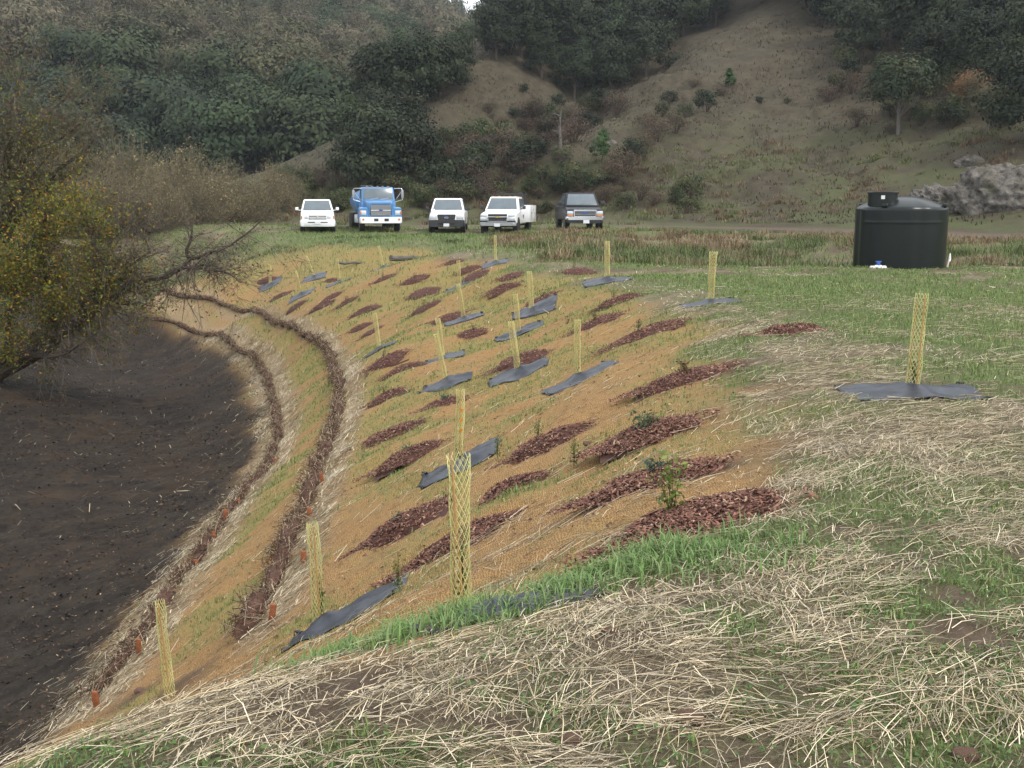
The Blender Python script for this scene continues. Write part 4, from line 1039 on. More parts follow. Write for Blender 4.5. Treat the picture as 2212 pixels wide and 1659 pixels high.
def chips_mesh(hgt, seed, nchip, sx, sy, sz):
    rng = np.random.default_rng(seed)
    r = rng.random(nchip * 2) ** .5 * 1.22; a = rng.uniform(0, 6.28, nchip * 2); x = r * np.cos(a); y = r * np.sin(a)
    tl = rng.random(len(x)) < .10; x = np.where(tl, -.85 - np.abs(rng.normal(0, .28, len(x))), x); y = np.where(tl, rng.normal(0, .22, len(x)), y)
    h = hgt(x, y); keep = tl | (h > -.10) | (rng.random(len(x)) < .16); x, y, h = x[keep][:nchip], y[keep][:nchip], np.maximum(h[keep][:nchip], -.02); n = len(x)
    C = np.stack([x * .5 * sx, y * .5 * sy, h * sz + .008 + .012 * rng.random(n)], 1)
    yaw = rng.uniform(0, 6.28, n); tilt = rng.normal(0, .38, n); roll = rng.normal(0, .5, n)
    L = (.009 + .026 * rng.random(n) ** 1.8)[:, None]; W = (.003 + .006 * rng.random(n))[:, None]
    f = np.stack([np.cos(yaw) * np.cos(tilt), np.sin(yaw) * np.cos(tilt), np.sin(tilt)], 1)
    s = np.stack([-np.sin(yaw) * np.cos(roll), np.cos(yaw) * np.cos(roll), np.sin(roll)], 1)
    up = np.cross(f, s) * W * .8
    V = np.stack([C - f * L - s * W, C + f * L - s * W * .7, C + f * L * .9 + s * W, C - f * L * .8 + s * W, C + up], 1).reshape(-1, 3)
    b = (np.arange(n) * 5)[:, None]
    T = np.concatenate([b + np.array([t]) for t in ([0, 1, 4], [1, 2, 4], [2, 3, 4], [3, 0, 4])])
    c = pal(rng, n, CHIPC, .3); m = rng.random(n) < .07; c[m] = np.array([.34, .23, .16]) * (.7 + .6 * rng.random((m.sum(), 1)))
    me = np_mesh('bark_chips', V, T, np.repeat(c, 5, 0)); me.materials.append(M_CHIP); return me
VAR = [mound_variant(s, 0) for s in (301, 302, 303, 304, 305)]
MOUNDS = [  # px, py, width px, label, plant
    (1530, 1118, 385, 'largest bark mulch mound, above the tall grass strip, leafy sapling at its edge', 'tall'), (1412, 1045, 290, 'bark mulch mound behind the largest one, with a low grey-green plant', 'grey'), (1412, 938, 225, 'bark mulch mound near the crest, topped by a clump of dark green leaves', 'bush'), (1485, 817, 222, 'long bark mulch mound right of the straight opaque tube, with a small brownish plant', 'brown'),
    (1396, 724, 152, 'bark mulch mound behind the straight opaque tube, right of it', 'tiny'), (1710, 718, 145, 'flat bark mulch mound on the level straw field', None), (1182, 946, 190, 'long bark mulch mound right of the tube with orange tags', 'sprig'), (1112, 1038, 178, 'long bark mulch mound right beside the top of the tallest tube', None),
    (868, 1145, 202, 'broad bark mulch mound left of the tallest tube', 'grey'), (992, 1155, 250, 'bark mulch mound seen through the tallest tube', None), (888, 980, 155, 'bark mulch mound left of the tube with orange tags, lower one of two', 'grey'), (844, 940, 142, 'bark mulch mound left of the tube with orange tags, next to the upper brush roll', None),
    (962, 873, 118, 'bark mulch mound hidden behind the top of the tube with orange tags', 'grey'), (840, 860, 95, 'small bark mulch mound with a seedling, nearest the bend of the upper brush roll', 'tiny'), (838, 782, 92, 'left one of two parallel mulch mounds below the lone tube on the left', 'tiny'), (876, 793, 98, 'right one of two parallel mulch mounds below the lone tube on the left', None),
    (1122, 789, 125, 'bark mulch mound behind the front tube of the mid slope pair', None), (1024, 722, 92, 'bark mulch mound in front of the long folded mat in the upper slope', 'tiny'), (970, 692, 105, 'bark mulch mound behind the long folded mat in the upper slope', None), (1290, 700, 112, 'bark mulch mound behind the top of the straight opaque tube', 'brown'),
    (1335, 655, 100, 'thin bark mulch mound on the crest with a leafy sprig, left of the flared tube', 'sprig'), (1170, 646, 92, 'bark mulch mound behind the tube high on the slope', 'tiny'), (1092, 627, 78, 'bark mulch mound on the bright green patch below the utility truck', None), (1104, 597, 62, 'small mulch mound farther up the bright green patch below the utility truck', None), (1247, 589, 80, 'reddish mulch mound on the straw crest, left of the thin dark mat', 'sprig'),
    (1030, 596, 68, 'front one of two far mulch mounds right of the slim far tube', None), (1010, 585, 60, 'rear one of two far mulch mounds right of the slim far tube', 'tiny'), (982, 567, 58, 'thin far mulch mound at the edge of the pale straw patch', None), (833, 602, 60, 'far mulch mound below the pale mat at the grass edge', 'tiny'), (895, 608, 65, 'far mulch mound by itself left of the slim far tube', 'tiny'),
    (917, 633, 80, 'curved mulch mound in the upper slope left of the slim far tube', None), (920, 669, 80, 'straight mulch mound left of the leaning tube on the long mat', 'tiny'), (795, 668, 82, 'long mulch mound above the top of the lone left tube', None), (754, 652, 60, 'mulch mound with a dark seedling, middle one of the far left row', 'tiny'), (690, 668, 60, 'mulch mound of the far left row nearest the bend of the upper brush roll', None),
    (716, 643, 56, 'upper mulch mound of the far left row', None), (640, 665, 52, 'mulch mound just above the upper brush roll, in front of a far mat', None), (720, 606, 50, 'mulch mound behind the upright tube below the blue truck', None), (606, 640, 52, 'mulch mound behind the bare branches, in front of the farthest left mat', None), (575, 608, 52, 'faint mulch mound behind the farthest left tube', None),
    (780, 708, 62, 'left mulch mound behind the lone left tube', None), (805, 722, 66, 'right mulch mound behind the lone left tube', None)]
PLANTS = {'tall': (sprig_mesh(401, .36, .22, 190, [(.13, .18, .035), (.18, .21, .05), (.09, .13, .03)], .02), 'leafy green sapling'), 'grey': (sprig_mesh(402, .10, .28, 150, GREYG, .018), 'low grey-green plant'), 'bush': (sprig_mesh(403, .17, .4, 240, [(.06, .09, .05), (.085, .11, .055)], .02), 'low dark green bushy plant'), 'brown': (sprig_mesh(404, .18, .24, 110, [(.10, .09, .045), (.15, .07, .03), (.06, .085, .04)], .017), 'small brownish plant'),
          'sprig': (sprig_mesh(405, .36, .22, 90, LEAFY, .018), 'thin leafy sprig'), 'tiny': (sprig_mesh(406, .22, .16, 60, [(.05, .07, .035), (.07, .085, .04)], .016), 'tiny dark seedling')}
for i, (px, py, wpx, label, plant) in enumerate(MOUNDS):
    p = ghit(px, py); wm = wpx * p.y / F; k = i % 5; base, hgt = VAR[k]
    nrm = normal_at(p.x, p.y, .3)
    ax = Vector((1, random.uniform(-.16, .14) + (.34 if i == 0 else 0), 0)); ax = (ax - nrm * ax.dot(nrm)).normalized(); ay = nrm.cross(ax)
    root = empty('mulch_mound', p); root.rotation_euler = Matrix((ax, ay, nrm)).transposed().to_euler()
    sx = wm * 1.04 / max(ax.x, .6) ; sy = wm * random.uniform(.64, .84); sz = .115 * random.uniform(.85, 1.2) * (wm / 1.1) ** .6
    b = obj('mound', base, None, root); b.scale = (sx, sy, sz)
    n = 4200 if p.y < 10 else 2200 if p.y < 18 else 1000 if p.y < 30 else 380
    ch = obj('bark_chips', chips_mesh(hgt, 500 + i, n, sx, sy, sz), None, root); ch['kind'] = 'stuff'
    tag(root, label, 'mulch mound', 'bark mulch mounds on the bank')
    EXC.append((p.x, p.y, wm * .46, wm * .36, 0))
    if plant:
        me, nm = PLANTS[plant]; off = {'tall': (-.14, .16), 'sprig': (-.1, .22)}.get(plant, (random.uniform(-.1, .05), random.uniform(-.02, .08)))
        q = p + ax * off[0] * wm + ay * off[1] * wm + nrm * (.06 if plant not in ('sprig',) else .0)
        o = empty('plant', q); obj('leaves', me, None, o); s = max(.7, min(1.15, wm)); o.scale = (s, s, s); o.rotation_euler = (0, 0, random.uniform(0, 6.28))
        nl = {0: 'leafy green sapling beside the largest mulch mound', 1: 'low grey-green plant on the mulch mound behind the largest one', 2: 'clump of dark green leaves on the mulch mound near the crest', 3: 'small brownish plant on the long mulch mound right of the opaque tube', 6: 'thin leafy sprig at the mulch mound right of the orange tagged tube', 20: 'leafy sprig on the crest left of the flared tube', 24: 'thin sprig on the reddish mulch mound on the straw crest'}.get(i)
        tag(o, nl or (nm + ' growing on a ' + 'mulch mound of the slope'), 'plant', None if nl else nm + 's on the mounds')
for px, py, me, lab in [(860, 1260, 'sprig', 'thin brown stemmed seedling left of the tallest tube on the netting'), (1075, 985, 'sprig', 'thin green seedling in front of the large mat behind the tallest tube'), (1240, 1000, 'sprig', 'thin green seedling below the long mound right of the orange tagged tube'), (560, 1300, 'tiny', 'small dark tuft on the bank between the two brush rolls'), (1225, 700, 'tiny', 'small tuft of green right of the rear tube of the pair')]:
    p = ghit(px, py); o = empty('seedling', p); obj('leaves', PLANTS[me][0], None, o); o.scale = (.8, .8, 1); tag(o, lab, 'plant')

# ---- brush rolls along the slope
def wattle(poly, rad, label, seed):
    rng = np.random.default_rng(seed)
    # dense centre line
    Q_ = np.array(poly, float); n = len(Q_); S_ = []
    E_ = np.vstack([2 * Q_[0] - Q_[1], Q_, 2 * Q_[-1] - Q_[-2]])
    for i in range(n - 1):
        p0, p1, p2, p3 = E_[i:i + 4]
        for t in np.linspace(0, 1, 9, endpoint=False):
            S_.append(.5 * (2 * p1 + (p2 - p0) * t + (2 * p0 - 5 * p1 + 4 * p2 - p3) * t * t + (3 * p1 - p0 - 3 * p2 + p3) * t ** 3))
    S_.append(Q_[-1]); H_ = np.array([hit(a, b)[:2] for a, b in S_])
    for _ in range(4): H_[1:-1] = (H_[:-2] + 2 * H_[1:-1] + H_[2:]) / 4
    cl = np.concatenate([[0], np.cumsum(np.linalg.norm(np.diff(H_, axis=0), axis=1))]); tt = np.arange(0, cl[-1], .15)
    C = np.stack([np.interp(tt, cl, H_[:, 0]), np.interp(tt, cl, H_[:, 1])], 1)
    C[:, 0] += (fbm(C[:, 1], C[:, 0], 1.1, 2, seed) - .5) * .14
    Z = zg(C[:, 0], C[:, 1]); root = empty('brush_roll', (C[len(C) // 2][0], C[len(C) // 2][1], Z[len(C) // 2])); o = np.array(root.location)
    P3 = np.stack([C[:, 0], C[:, 1], Z + rad * .25], 1) - o
    mb = MB(); rr = rad * (.25 + .75 * vnoise(np.arange(len(C)) * .15, np.zeros(len(C)), .5, seed)); mb.tube(P3, list(rr), 8); mb.build('bundle', plain('brush_dark', (.085, .050, .038), .95, var=.5, scale=14, bmp=.8, spec=.05), root)
    n = int(len(C) * 42); k = rng.integers(0, len(C) - 1, n); t = rng.random(n)[:, None]
    base = P3[k] * (1 - t) + P3[k + 1] * t; d = P3[k + 1] - P3[k]; d /= np.linalg.norm(d, axis=1, keepdims=True)
    a = rng.uniform(0, 6.28, n); s = np.stack([-d[:, 1], d[:, 0], np.zeros(n)], 1); r = rad * rng.uniform(.4, 1.3, n) * (.55 + .9 * vnoise(base[:, 0] + o[0], base[:, 1] + o[1], .35, seed))
    c = base + s * (np.cos(a) * r)[:, None] + np.array([0, 0, 1]) * (np.abs(np.sin(a)) * r * .75)[:, None]
    dv = d * rng.choice([-1, 1], n)[:, None] + rng.normal(size=(n, 3)) * .85; dv /= np.linalg.norm(dv, axis=1, keepdims=True); L = rng.uniform(.03, .15, n)[:, None]
    V, Q = prisms(c - dv * L, c + dv * L, rng.uniform(.002, .006, n), rng.uniform(.001, .004, n))
    col = pal(rng, n, [(.095, .046, .032), (.13, .062, .042), (.050, .032, .025), (.085, .05, .035), (.33, .26, .17), (.40, .33, .22)], .35)
    w = obj('twigs', np_mesh('twigs', V, Q, np.repeat(col, 6, 0)), M_CHIP, root); w['kind'] = 'stuff'
    tag(root, label, 'brush roll')
    return C
wattle(UPPER_PX, .145, 'upper brush roll of dark twigs curving along the slope, edged with pale straw', 61)
wattle(LOWER_PX, .125, 'lower brush roll of dark twigs along the edge of the dark creek bed', 62)

# ---- orange topped wooden stakes along the rolls
STK = [(208, 1513, .17, 'wooden stake with orange top at the bottom left, on the edge of the straw'), (300, 1400, .2, 'wooden stake with orange top beside the lowest yellow tube'), (425, 1212, .13, 'square wooden stake on the lower brush roll, with a split one beside it'), (406, 1212, .09, 'split wooden stake tilted beside the square one'), (462, 1165, .12, 'small wooden stake on the lower brush roll below a tall one'), (486, 1118, .2, 'tall orange wooden stake on the lower brush roll'), (516, 1080, .12, 'orange wooden stake on the lower brush roll, above the tall one'), (588, 880, .1, 'small wooden stake at the outer bend of the lower brush roll'),
       (697, 1046, .2, 'bright orange wooden stake on the upper brush roll'), (670, 1098, .12, 'wooden stake on the upper brush roll below the bright orange one'), (655, 1195, .12, 'wooden stake in the straw left of the greenish tube'), (588, 1342, .16, 'wooden stake at the lower end of the upper brush roll'), (595, 990, .1, 'small wooden stake on the lower brush roll beside the bank')]
for i, (px, py, h, lab) in enumerate(STK):
    p = ghit(px, py + 10); rr = random.Random(i); mb = MB(); w = .055 + .02 * rr.random()
    mb.box((0, 0, h / 2 - .05), (w, w * .6, h + .12), (rr.uniform(-.15, .15), rr.uniform(-.2, .2) + (.4 if i == 3 else 0), rr.uniform(-.4, .4)), taper=.92)
    mb.build('wooden_stake', M_STAKE, None, True, .005, loc=p)
    tag(bpy.context.scene.objects[-1] if False else COL.objects[-1], lab, 'stake', 'orange topped stakes along the brush rolls')

# ---- soil clods
M_CLOD = plain('clod_soil', (.15, .095, .07), .95, var=.35, scale=18, bmp=.8, spec=.1)
def clod(px, py, s, lab, mat=M_CLOD, name='soil_clod', cat='clod'):
    p = ghit(px, py); bm = bmesh.new(); bmesh.ops.create_icosphere(bm, subdivisions=3, radius=1)
    for v in bm.verts:
        c = v.co; k = .75 + .5 * float(fbm(np.array([c.x * 1.3 + c.z + px]), np.array([c.y * 1.3 - c.z + py]), .8, 3, 5)[0]); v.co = Vector((c.x * k, c.y * k * .8, c.z * k * .6))
    me = bpy.data.meshes.new(name); bm.to_mesh(me); bm.free(); me.polygons.foreach_set('use_smooth', [True] * len(me.polygons))
    o = obj(name, me, mat, None, (p.x, p.y, p.z + s * .15)); o.scale = (s, s, s); tag(o, lab, cat); return o
for a in [(1490, 1562, .055, 'pinkish soil clod in the straw at the bottom of the picture'), (1270, 955, .05, 'dark soil clod on the netting between two mulch mounds'), (300, 1478, .06, 'soil clod on the dark ledge below the lowest tube'), (1320, 1378, .04, 'soil clod in the straw just in front of the tall grass strip'), (1240, 1600, .05, 'brown soil clod near the bottom centre of the picture'), (2085, 1622, .045, 'brown soil clod at the bottom right of the picture'), (1862, 893, .03, 'small dark clod beside the wide mat at right')]: clod(*a)

# ------------------------------------------------------------------ loose cover: straw and grass
def excluded(x, y, grow=0.0):
    e = np.zeros(len(x), bool)
    for cx, cy, a, b, an in EXC:
        dx = x - cx; dy = y - cy; u = dx * math.cos(an) + dy * math.sin(an); v = -dx * math.sin(an) + dy * math.cos(an)
        e |= ((u / (a + grow)) ** 4 + (v / (b + grow)) ** 4) < 1
    return e
def scatter(n, x0, x1, y0, y1, rng, power=1.0):
    x = rng.uniform(x0, x1, n); y = y0 + (y1 - y0) * rng.random(n) ** power
    k = np.abs(x) < .50 * y + 2.1
    return x[k], y[k]
def straw_set(n, x0, x1, y0, y1, rad, lens, seed, keyf, power=1.0, lift=.035):
    rng = np.random.default_rng(seed); x, y = scatter(n, x0, x1, y0, y1, rng, power); z = zt(x, y); mk = masks(x, y, z)
    k = (rng.random(len(x)) < keyf(mk, x, y)) & ~excluded(x, y, -.05); x, y, z = x[k], y[k], z[k]; n = len(x)
    sw = fbm(x, y, .9, 2, 77) * 3.5 - 1.3; yaw = sw + rng.normal(0, .75, n); L = lens[0] + (lens[1] - lens[0]) * rng.random(n) ** 2.2
    dx = np.cos(yaw) * L / 2; dy = np.sin(yaw) * L / 2
    lf = rng.random(n) ** 2 * lift + .004
    P0 = np.stack([x - dx, y - dy, zg(x - dx, y - dy) + lf + rng.normal(0, .006, n)], 1); P1 = np.stack([x + dx, y + dy, zg(x + dx, y + dy) + lf + np.abs(rng.normal(0, .014, n))], 1)
    r0 = rad * rng.uniform(.5, 1.3, n)
    if seed == 1:
        kk = rng.random(n); M = P0 + (P1 - P0) * rng.uniform(.3, .7, (n, 1)); M[:, 0] += -dy * rng.normal(0, .07, n); M[:, 1] += dx * rng.normal(0, .07, n); M[:, 2] += np.abs(rng.normal(0, .008, n))
        V, Q = prisms(np.concatenate([P0, M]), np.concatenate([M, P1]), np.concatenate([r0, r0 * .9]), np.concatenate([r0 * .9, r0 * .6]))
    elif seed == 2: V, Q = prisms(P0, P1, r0, r0 * .7)
    else: V, Q = ribbons(P0, P1, r0)
    c = pal(rng, n, [(.54, .45, .29), (.70, .60, .42), (.38, .30, .18), (.20, .155, .095), (.62, .54, .40)], .28); g = rng.random(n) < .3; c[g] *= .45
    print('straw', seed, n); c = np.concatenate([c, c]) if seed == 1 else c; return V, Q, np.repeat(c, 6 if seed < 3 else 4, 0)
S = [straw_set(140000, -5, 6, 1.8, 9, .0019, (.05, .34), 1, lambda m, x, y: np.clip(m['straw'] * 1.0, 0, 1) * np.where(m['net'] > .5, .55, 1), 1.3),
     straw_set(90000, -6, 12, 9, 20, .0026, (.06, .30), 2, lambda m, x, y: np.clip(m['straw'], 0, 1) * np.where((m['net'] > .5) & (m['wat'] < .2), .35, .9)),
     straw_set(70000, -20, 18, 20, 56, .0042, (.10, .34), 3, lambda m, x, y: np.clip(m['straw'], 0, 1) * np.where(y > 33, .6, 1.0), 1.0, .05)]
def merge(S):
    off = 0; V = []; Q = []; C = []
    for v, q, c in S: V.append(v); Q.append(q + off); C.append(c); off += len(v)
    return np.concatenate(V), np.concatenate(Q), np.concatenate(C)
S.append(straw_set(330000, -15, 0, 9, 46, .0030, (.06, .26), 5, lambda m, x, y: (m['wat'] > .25) * m['wat'] * .95, 1.0, .05))
S.append(straw_set(150000, -5, 6, 1.8, 10, .0011, (.02, .12), 4, lambda m, x, y: np.clip(m['straw'] + .12, 0, 1) * np.where(m['net'] > .5, .35, .8), 1.3, .02))
V, Q, C = merge(S)
tag(obj('straw_mulch', np_mesh('straw_mulch', V, Q, C), M_STRAW), 'loose pale straw strewn over the field and bank', 'straw', kind='stuff')

GC = [(.125, .19, .055), (.155, .22, .065), (.10, .15, .048), (.20, .235, .075)]
def grass_set(n, x0, x1, y0, y1, h, w, seed, keyf, cols, power=1.0, lean=.7):
    rng = np.random.default_rng(seed); x, y = scatter(n, x0, x1, y0, y1, rng, power); z = zt(x, y); mk = masks(x, y, z)
    k = (rng.random(len(x)) < keyf(mk, x, y)) & ~excluded(x, y, -.02); x, y = x[k], y[k]; n = len(x)
    P = np.stack([x, y, zg(x, y) - .005], 1); hh = (h[0] + (h[1] - h[0]) * rng.random(n)) * (.55 + .9 * fbm(x, y, .3, 2, 92)); ww = w * rng.uniform(.6, 1.3, n)
    V, T = blades(P, hh, ww, rng.uniform(0, 6.28, n), rng.uniform(.1, lean, n), rng); print('grass', seed, n)
    return V, T, np.repeat(pal(rng, n, cols, .25), 5, 0)
strip = lambda m, x, y: m['tall'] * sstep(.39, .57, fbm(x, y, .26, 3, 91) + .10 * sstep(-.6, .9, x))
BLUEG = [(.125, .215, .062), (.16, .25, .075), (.10, .17, .055), (.21, .28, .12)]
G = [grass_set(105000, -2.2, 2.4, 3.2, 6.4, (.04, .135), .0085, 11, lambda m, x, y: strip(m, x, y) * .8, BLUEG, lean=1.15),
     grass_set(340000, -4, 6, 1.8, 9.5, (.015, .06), .0055, 12, lambda m, x, y: np.clip(m['green'] - .12, 0, 1) * .8 * np.where(m['net'] > .5, .8, 1), GC, 1.3, .9),
     grass_set(190000, -7, 11, 9.5, 20, (.03, .085), .009, 13, lambda m, x, y: np.clip(m['green'] - .15, 0, 1) * np.where(m['net'] > .5, .55, .8), GC, 1.0, .9),
     grass_set(190000, -14, 17, 20, 34, (.04, .10), .014, 14, lambda m, x, y: np.clip(m['green'] - .15, 0, 1) * np.where(m['net'] > .5, .5, .85), GC, 1.0, .9),
     grass_set(90000, -24, 6, 34, 68, (.06, .18), .024, 15, lambda m, x, y: np.clip(m['green'] - .1, 0, 1) * np.where(m['net'] > .5, .45, .9), GC, 1.0, .8)]
V, T, C = merge(G)
tag(obj('grass', np_mesh('grass', V, T, C), M_GRASS), 'green grass growing in patches over field and bank', 'grass', kind='stuff')
# weeds with small round leaves between the straw in front
rng = np.random.default_rng(71); x, y = scatter(60000, -3, 4, 1.9, 6, rng, 1.2); z = zt(x, y); mk = masks(x, y, z); k = rng.random(len(x)) < np.clip(mk['green'] * .9 - .05, 0, .5) * (mk['net'] < .4); x, y = x[k], y[k]; n = len(x)
N = rand_unit(n, rng) * .5 + np.array([0, 0, 1.]); N /= np.linalg.norm(N, axis=1, keepdims=True)
V, Q = leaf_quads(np.stack([x, y, zg(x, y) + .01 + .02 * rng.random(n)], 1), N, .006 + .007 * rng.random(n), rng, .8)
tag(obj('weeds', np_mesh('weeds', V, Q, np.repeat(pal(rng, n, [(.06, .12, .03), (.09, .15, .04)], .3), 4, 0)), M_GRASS), 'tiny round-leaved weeds between the foreground straw', 'weeds', kind='stuff')

rng = np.random.default_rng(73); x, y = scatter(60000, -8, 4, 4, 34, rng, 1.4); z = zt(x, y); mk = masks(x, y, z); k = (mk['net'] > .5) & (rng.random(len(x)) < .12 + .5 * sstep(.5, .66, fbm(x, y, .8, 3, 74))); x, y = x[k], y[k]; n = len(x)
N = rand_unit(n, rng) * .6 + np.array([0, 0, 1.]); N /= np.linalg.norm(N, axis=1, keepdims=True)
V, Q = leaf_quads(np.stack([x, y, zg(x, y) + .008 + .01 * rng.random(n)], 1), N, .005 + .022 * rng.random(n) ** 3, rng, .6)
tag(obj('soil_crumbs', np_mesh('soil_crumbs', V, Q, np.repeat(pal(rng, n, [(.06, .035, .022), (.10, .06, .035), (.16, .10, .05), (.30, .22, .13)], .3), 4, 0)), M_CHIP), 'crumbs of soil and bark fallen on the netting of the slope', 'debris', kind='stuff')
# tall dry grass and rushes behind the field and along the hill foot
def clumps(n, region, seed, h, w, nb, cols_fn):
    rng = np.random.default_rng(seed); P = []; H = []; W = []; Y = []; Lc = []; CC = []
    x = rng.uniform(region[0], region[1], n); y = rng.uniform(region[2], region[3], n)
    k = (np.abs(x) < .52 * y + 3) & region[4](x, y, rng); x, y = x[k], y[k]
    for a, b in zip(x, y):
        m = int(nb * rng.uniform(.6, 1.3)); r = rng.uniform(.12, .45)
        P.append(np.stack([a + rng.normal(0, r, m), b + rng.normal(0, r, m)], 1)); hh = h * rng.uniform(.55, 1.25) * (1 if b < 46 or b > 60 else .7)
        H.append(hh * rng.uniform(.5, 1.1, m)); CC.append(np.tile(cols_fn(a, b, rng), (m, 1)) * rng.uniform(.7, 1.3, (m, 1)))
    P = np.concatenate(P); H = np.concatenate(H); CC = np.concatenate(CC); n = len(P)
    V, T = blades(np.concatenate([P, zg(P[:, 0], P[:, 1])[:, None] - .03], 1), H, np.full(n, w) * rng.uniform(.6, 1.4, n), rng.uniform(0, 6.28, n), rng.uniform(.2, 1.5, n), rng)
    print('clump blades', seed, n); return V, T, np.repeat(CC, 5, 0)
def swale_cols(a, b, rng):
    v = float(fbm(np.array([a]), np.array([b]), 3.0, 3, 95)[0]) + rng.normal(0, .06)
    lo = max(0, min(1, (38.5 - b) / 4))
    if rng.random() < lo * .75 or v < .43: return np.array([.10, .13, .042]) * rng.uniform(.7, 1.2)
    return np.array([[.19, .125, .068], [.24, .175, .105], [.16, .135, .066]][rng.integers(0, 3)]) * rng.uniform(.75, 1.2)
def swale_reg(x, y, rng): return (fbm(x, y, 1.6, 2, 191) > .36) & (x > 1.2 - (y - 34) * .16) & (y > 32.6 + .0 * x) & (seg_dist(x, y, [(-12, 70.5), (3, 70), (10, 69), (18, 64.5), (26, 57), (40, 47)])[0] > 2.4) & ~((x > 1) & (x < 6.8) & (y > 55.5)) & ~((x < 1.4) & (y > 54))
def foot_reg(x, y, rng): return (seg_dist(x, y, [(-60, 62), (-34, 63), (-24, 68), (-12, 70.5), (-4, 70.5), (3, 70), (10, 69), (18, 64.5), (26, 57), (40, 47)])[0] > 2.1) & (zt(x, y) < 7) & (fbm(x, y, 4, 3, 97) + .12 * rng.random(len(x)) > .50) & (y > 71.5)
def foot_cols(a, b, rng):
    v = float(fbm(np.array([a]), np.array([b]), 5.0, 3, 99)[0])
    return (np.array([.15, .10, .06]) if v > .5 else np.array([.12, .13, .05])) * rng.uniform(.7, 1.25)
def hill_reg(x, y, rng): return (zt(x, y) > np.where(x > 8, .6, 1.5)) & (seg_dist(x, y, [(-12, 70.5), (3, 70), (10, 69), (18, 64.5), (26, 57), (40, 47)])[0] > 2) & (fbm(x, y, 6, 3, 197) + .25 * rng.random(len(x)) > .50)
def hill_cols(a, b, rng): return np.array([[.105, .086, .053], [.052, .042, .027], [.066, .066, .031]][rng.integers(0, 3)]) * rng.uniform(.7, 1.25)
def mid_reg(x, y, rng): return (fbm(x, y, 3, 3, 96) > .52) & (zt(x, y) > -.9) & (x < 1 - (y - 34) * .05) & (y > 46) & (np.abs(x) > -1) & ~((y > 57) & (x > -13))
G = [clumps(11000, (-30, 62, 62, 135, hill_reg), 24, .32, .06, 6, hill_cols), clumps(1900, (-1, 29, 32.6, 57, swale_reg), 21, .54, .023, 48, swale_cols), clumps(1500, (-26, 40, 60, 96, foot_reg), 22, .45, .035, 45, foot_cols), clumps(240, (-24, 1, 46, 60, mid_reg), 23, .35, .022, 60, lambda a, b, r: np.array([.085, .12, .045]) * r.uniform(.7, 1.2))]
V, T, C = merge(G)
tag(obj('tall_dry_grass', np_mesh('tall_dry_grass', V, T, C), M_GRASS), 'tall brown grass and rushes behind the field and along the hill foot', 'grass', kind='stuff')
# dead leaves and twigs on the creek bed
rng = np.random.default_rng(81); x, y = scatter(70000, -20, -3, 8, 48, rng, 1.5); z = zt(x, y); k = (z < -3.7) & (rng.random(len(x)) < .25 + .6 * sstep(.4, .6, fbm(x, y, 3, 3, 83))); x, y = x[k], y[k]; n = len(x)
N = rand_unit(n, rng) * .7 + np.array([0, 0, 1.]); N /= np.linalg.norm(N, axis=1, keepdims=True)
V, Q = leaf_quads(np.stack([x, y, zg(x, y) + .012 + .02 * rng.random(n)], 1), N, .008 + .045 * rng.random(n) ** 2.2, rng, .5)
tag(obj('leaf_litter', np_mesh('leaf_litter', V, Q, np.repeat(pal(rng, n, [(.04, .025, .017), (.055, .034, .022), (.028, .021, .016), (.075, .052, .035), (.036, .030, .024)], .3), 4, 0)), M_CHIP), 'dead leaves scattered over the dark creek bed', 'leaf litter', kind='stuff')
# ------------------------------------------------------------------ vehicles
M_WHITE = plain('white_car_paint', (.78, .79, .80), .28, var=.03, scale=2, spec=.5, coat=.5)
M_NAVY = plain('dark_navy_paint', (.006, .008, .012), .38, var=.2, scale=2, spec=.3, coat=.0)
M_BLUE = plain('blue_truck_paint', (.052, .178, .375), .38, var=.10, scale=3, coat=.3)
M_GLASS = plain('windscreen_glass', (.085, .11, .125), .22, var=.15, scale=2, spec=.8)
M_TYRE = plain('tyre_rubber', (.018, .018, .019), .85, var=.2, scale=20)
M_RIM = plain('wheel_metal', (.45, .46, .48), .35, .8, var=.1)
M_CHROME = plain('chrome', (.62, .64, .67), .15, .95, var=.05)
M_BLACKP = plain('black_plastic', (.022, .023, .026), .55, var=.2, scale=8)
M_LAMP = plain('headlamp_glass', (.55, .58, .62), .15, .2, var=.15, scale=20)
M_AMBER = plain('amber_lamp', (.55, .20, .06), .25, var=.1)
M_PLATE = plain('licence_plate', (.62, .64, .68), .45, var=.15, scale=40)
M_GREYP = plain('grey_bumper_paint', (.26, .27, .28), .4, var=.1)
M_BLUEOV = plain('blue_emblem', (.03, .09, .32), .3)
M_GOLD = plain('gold_emblem', (.50, .36, .08), .3, .4)
M_RED = plain('red_lamp', (.45, .05, .03), .35)

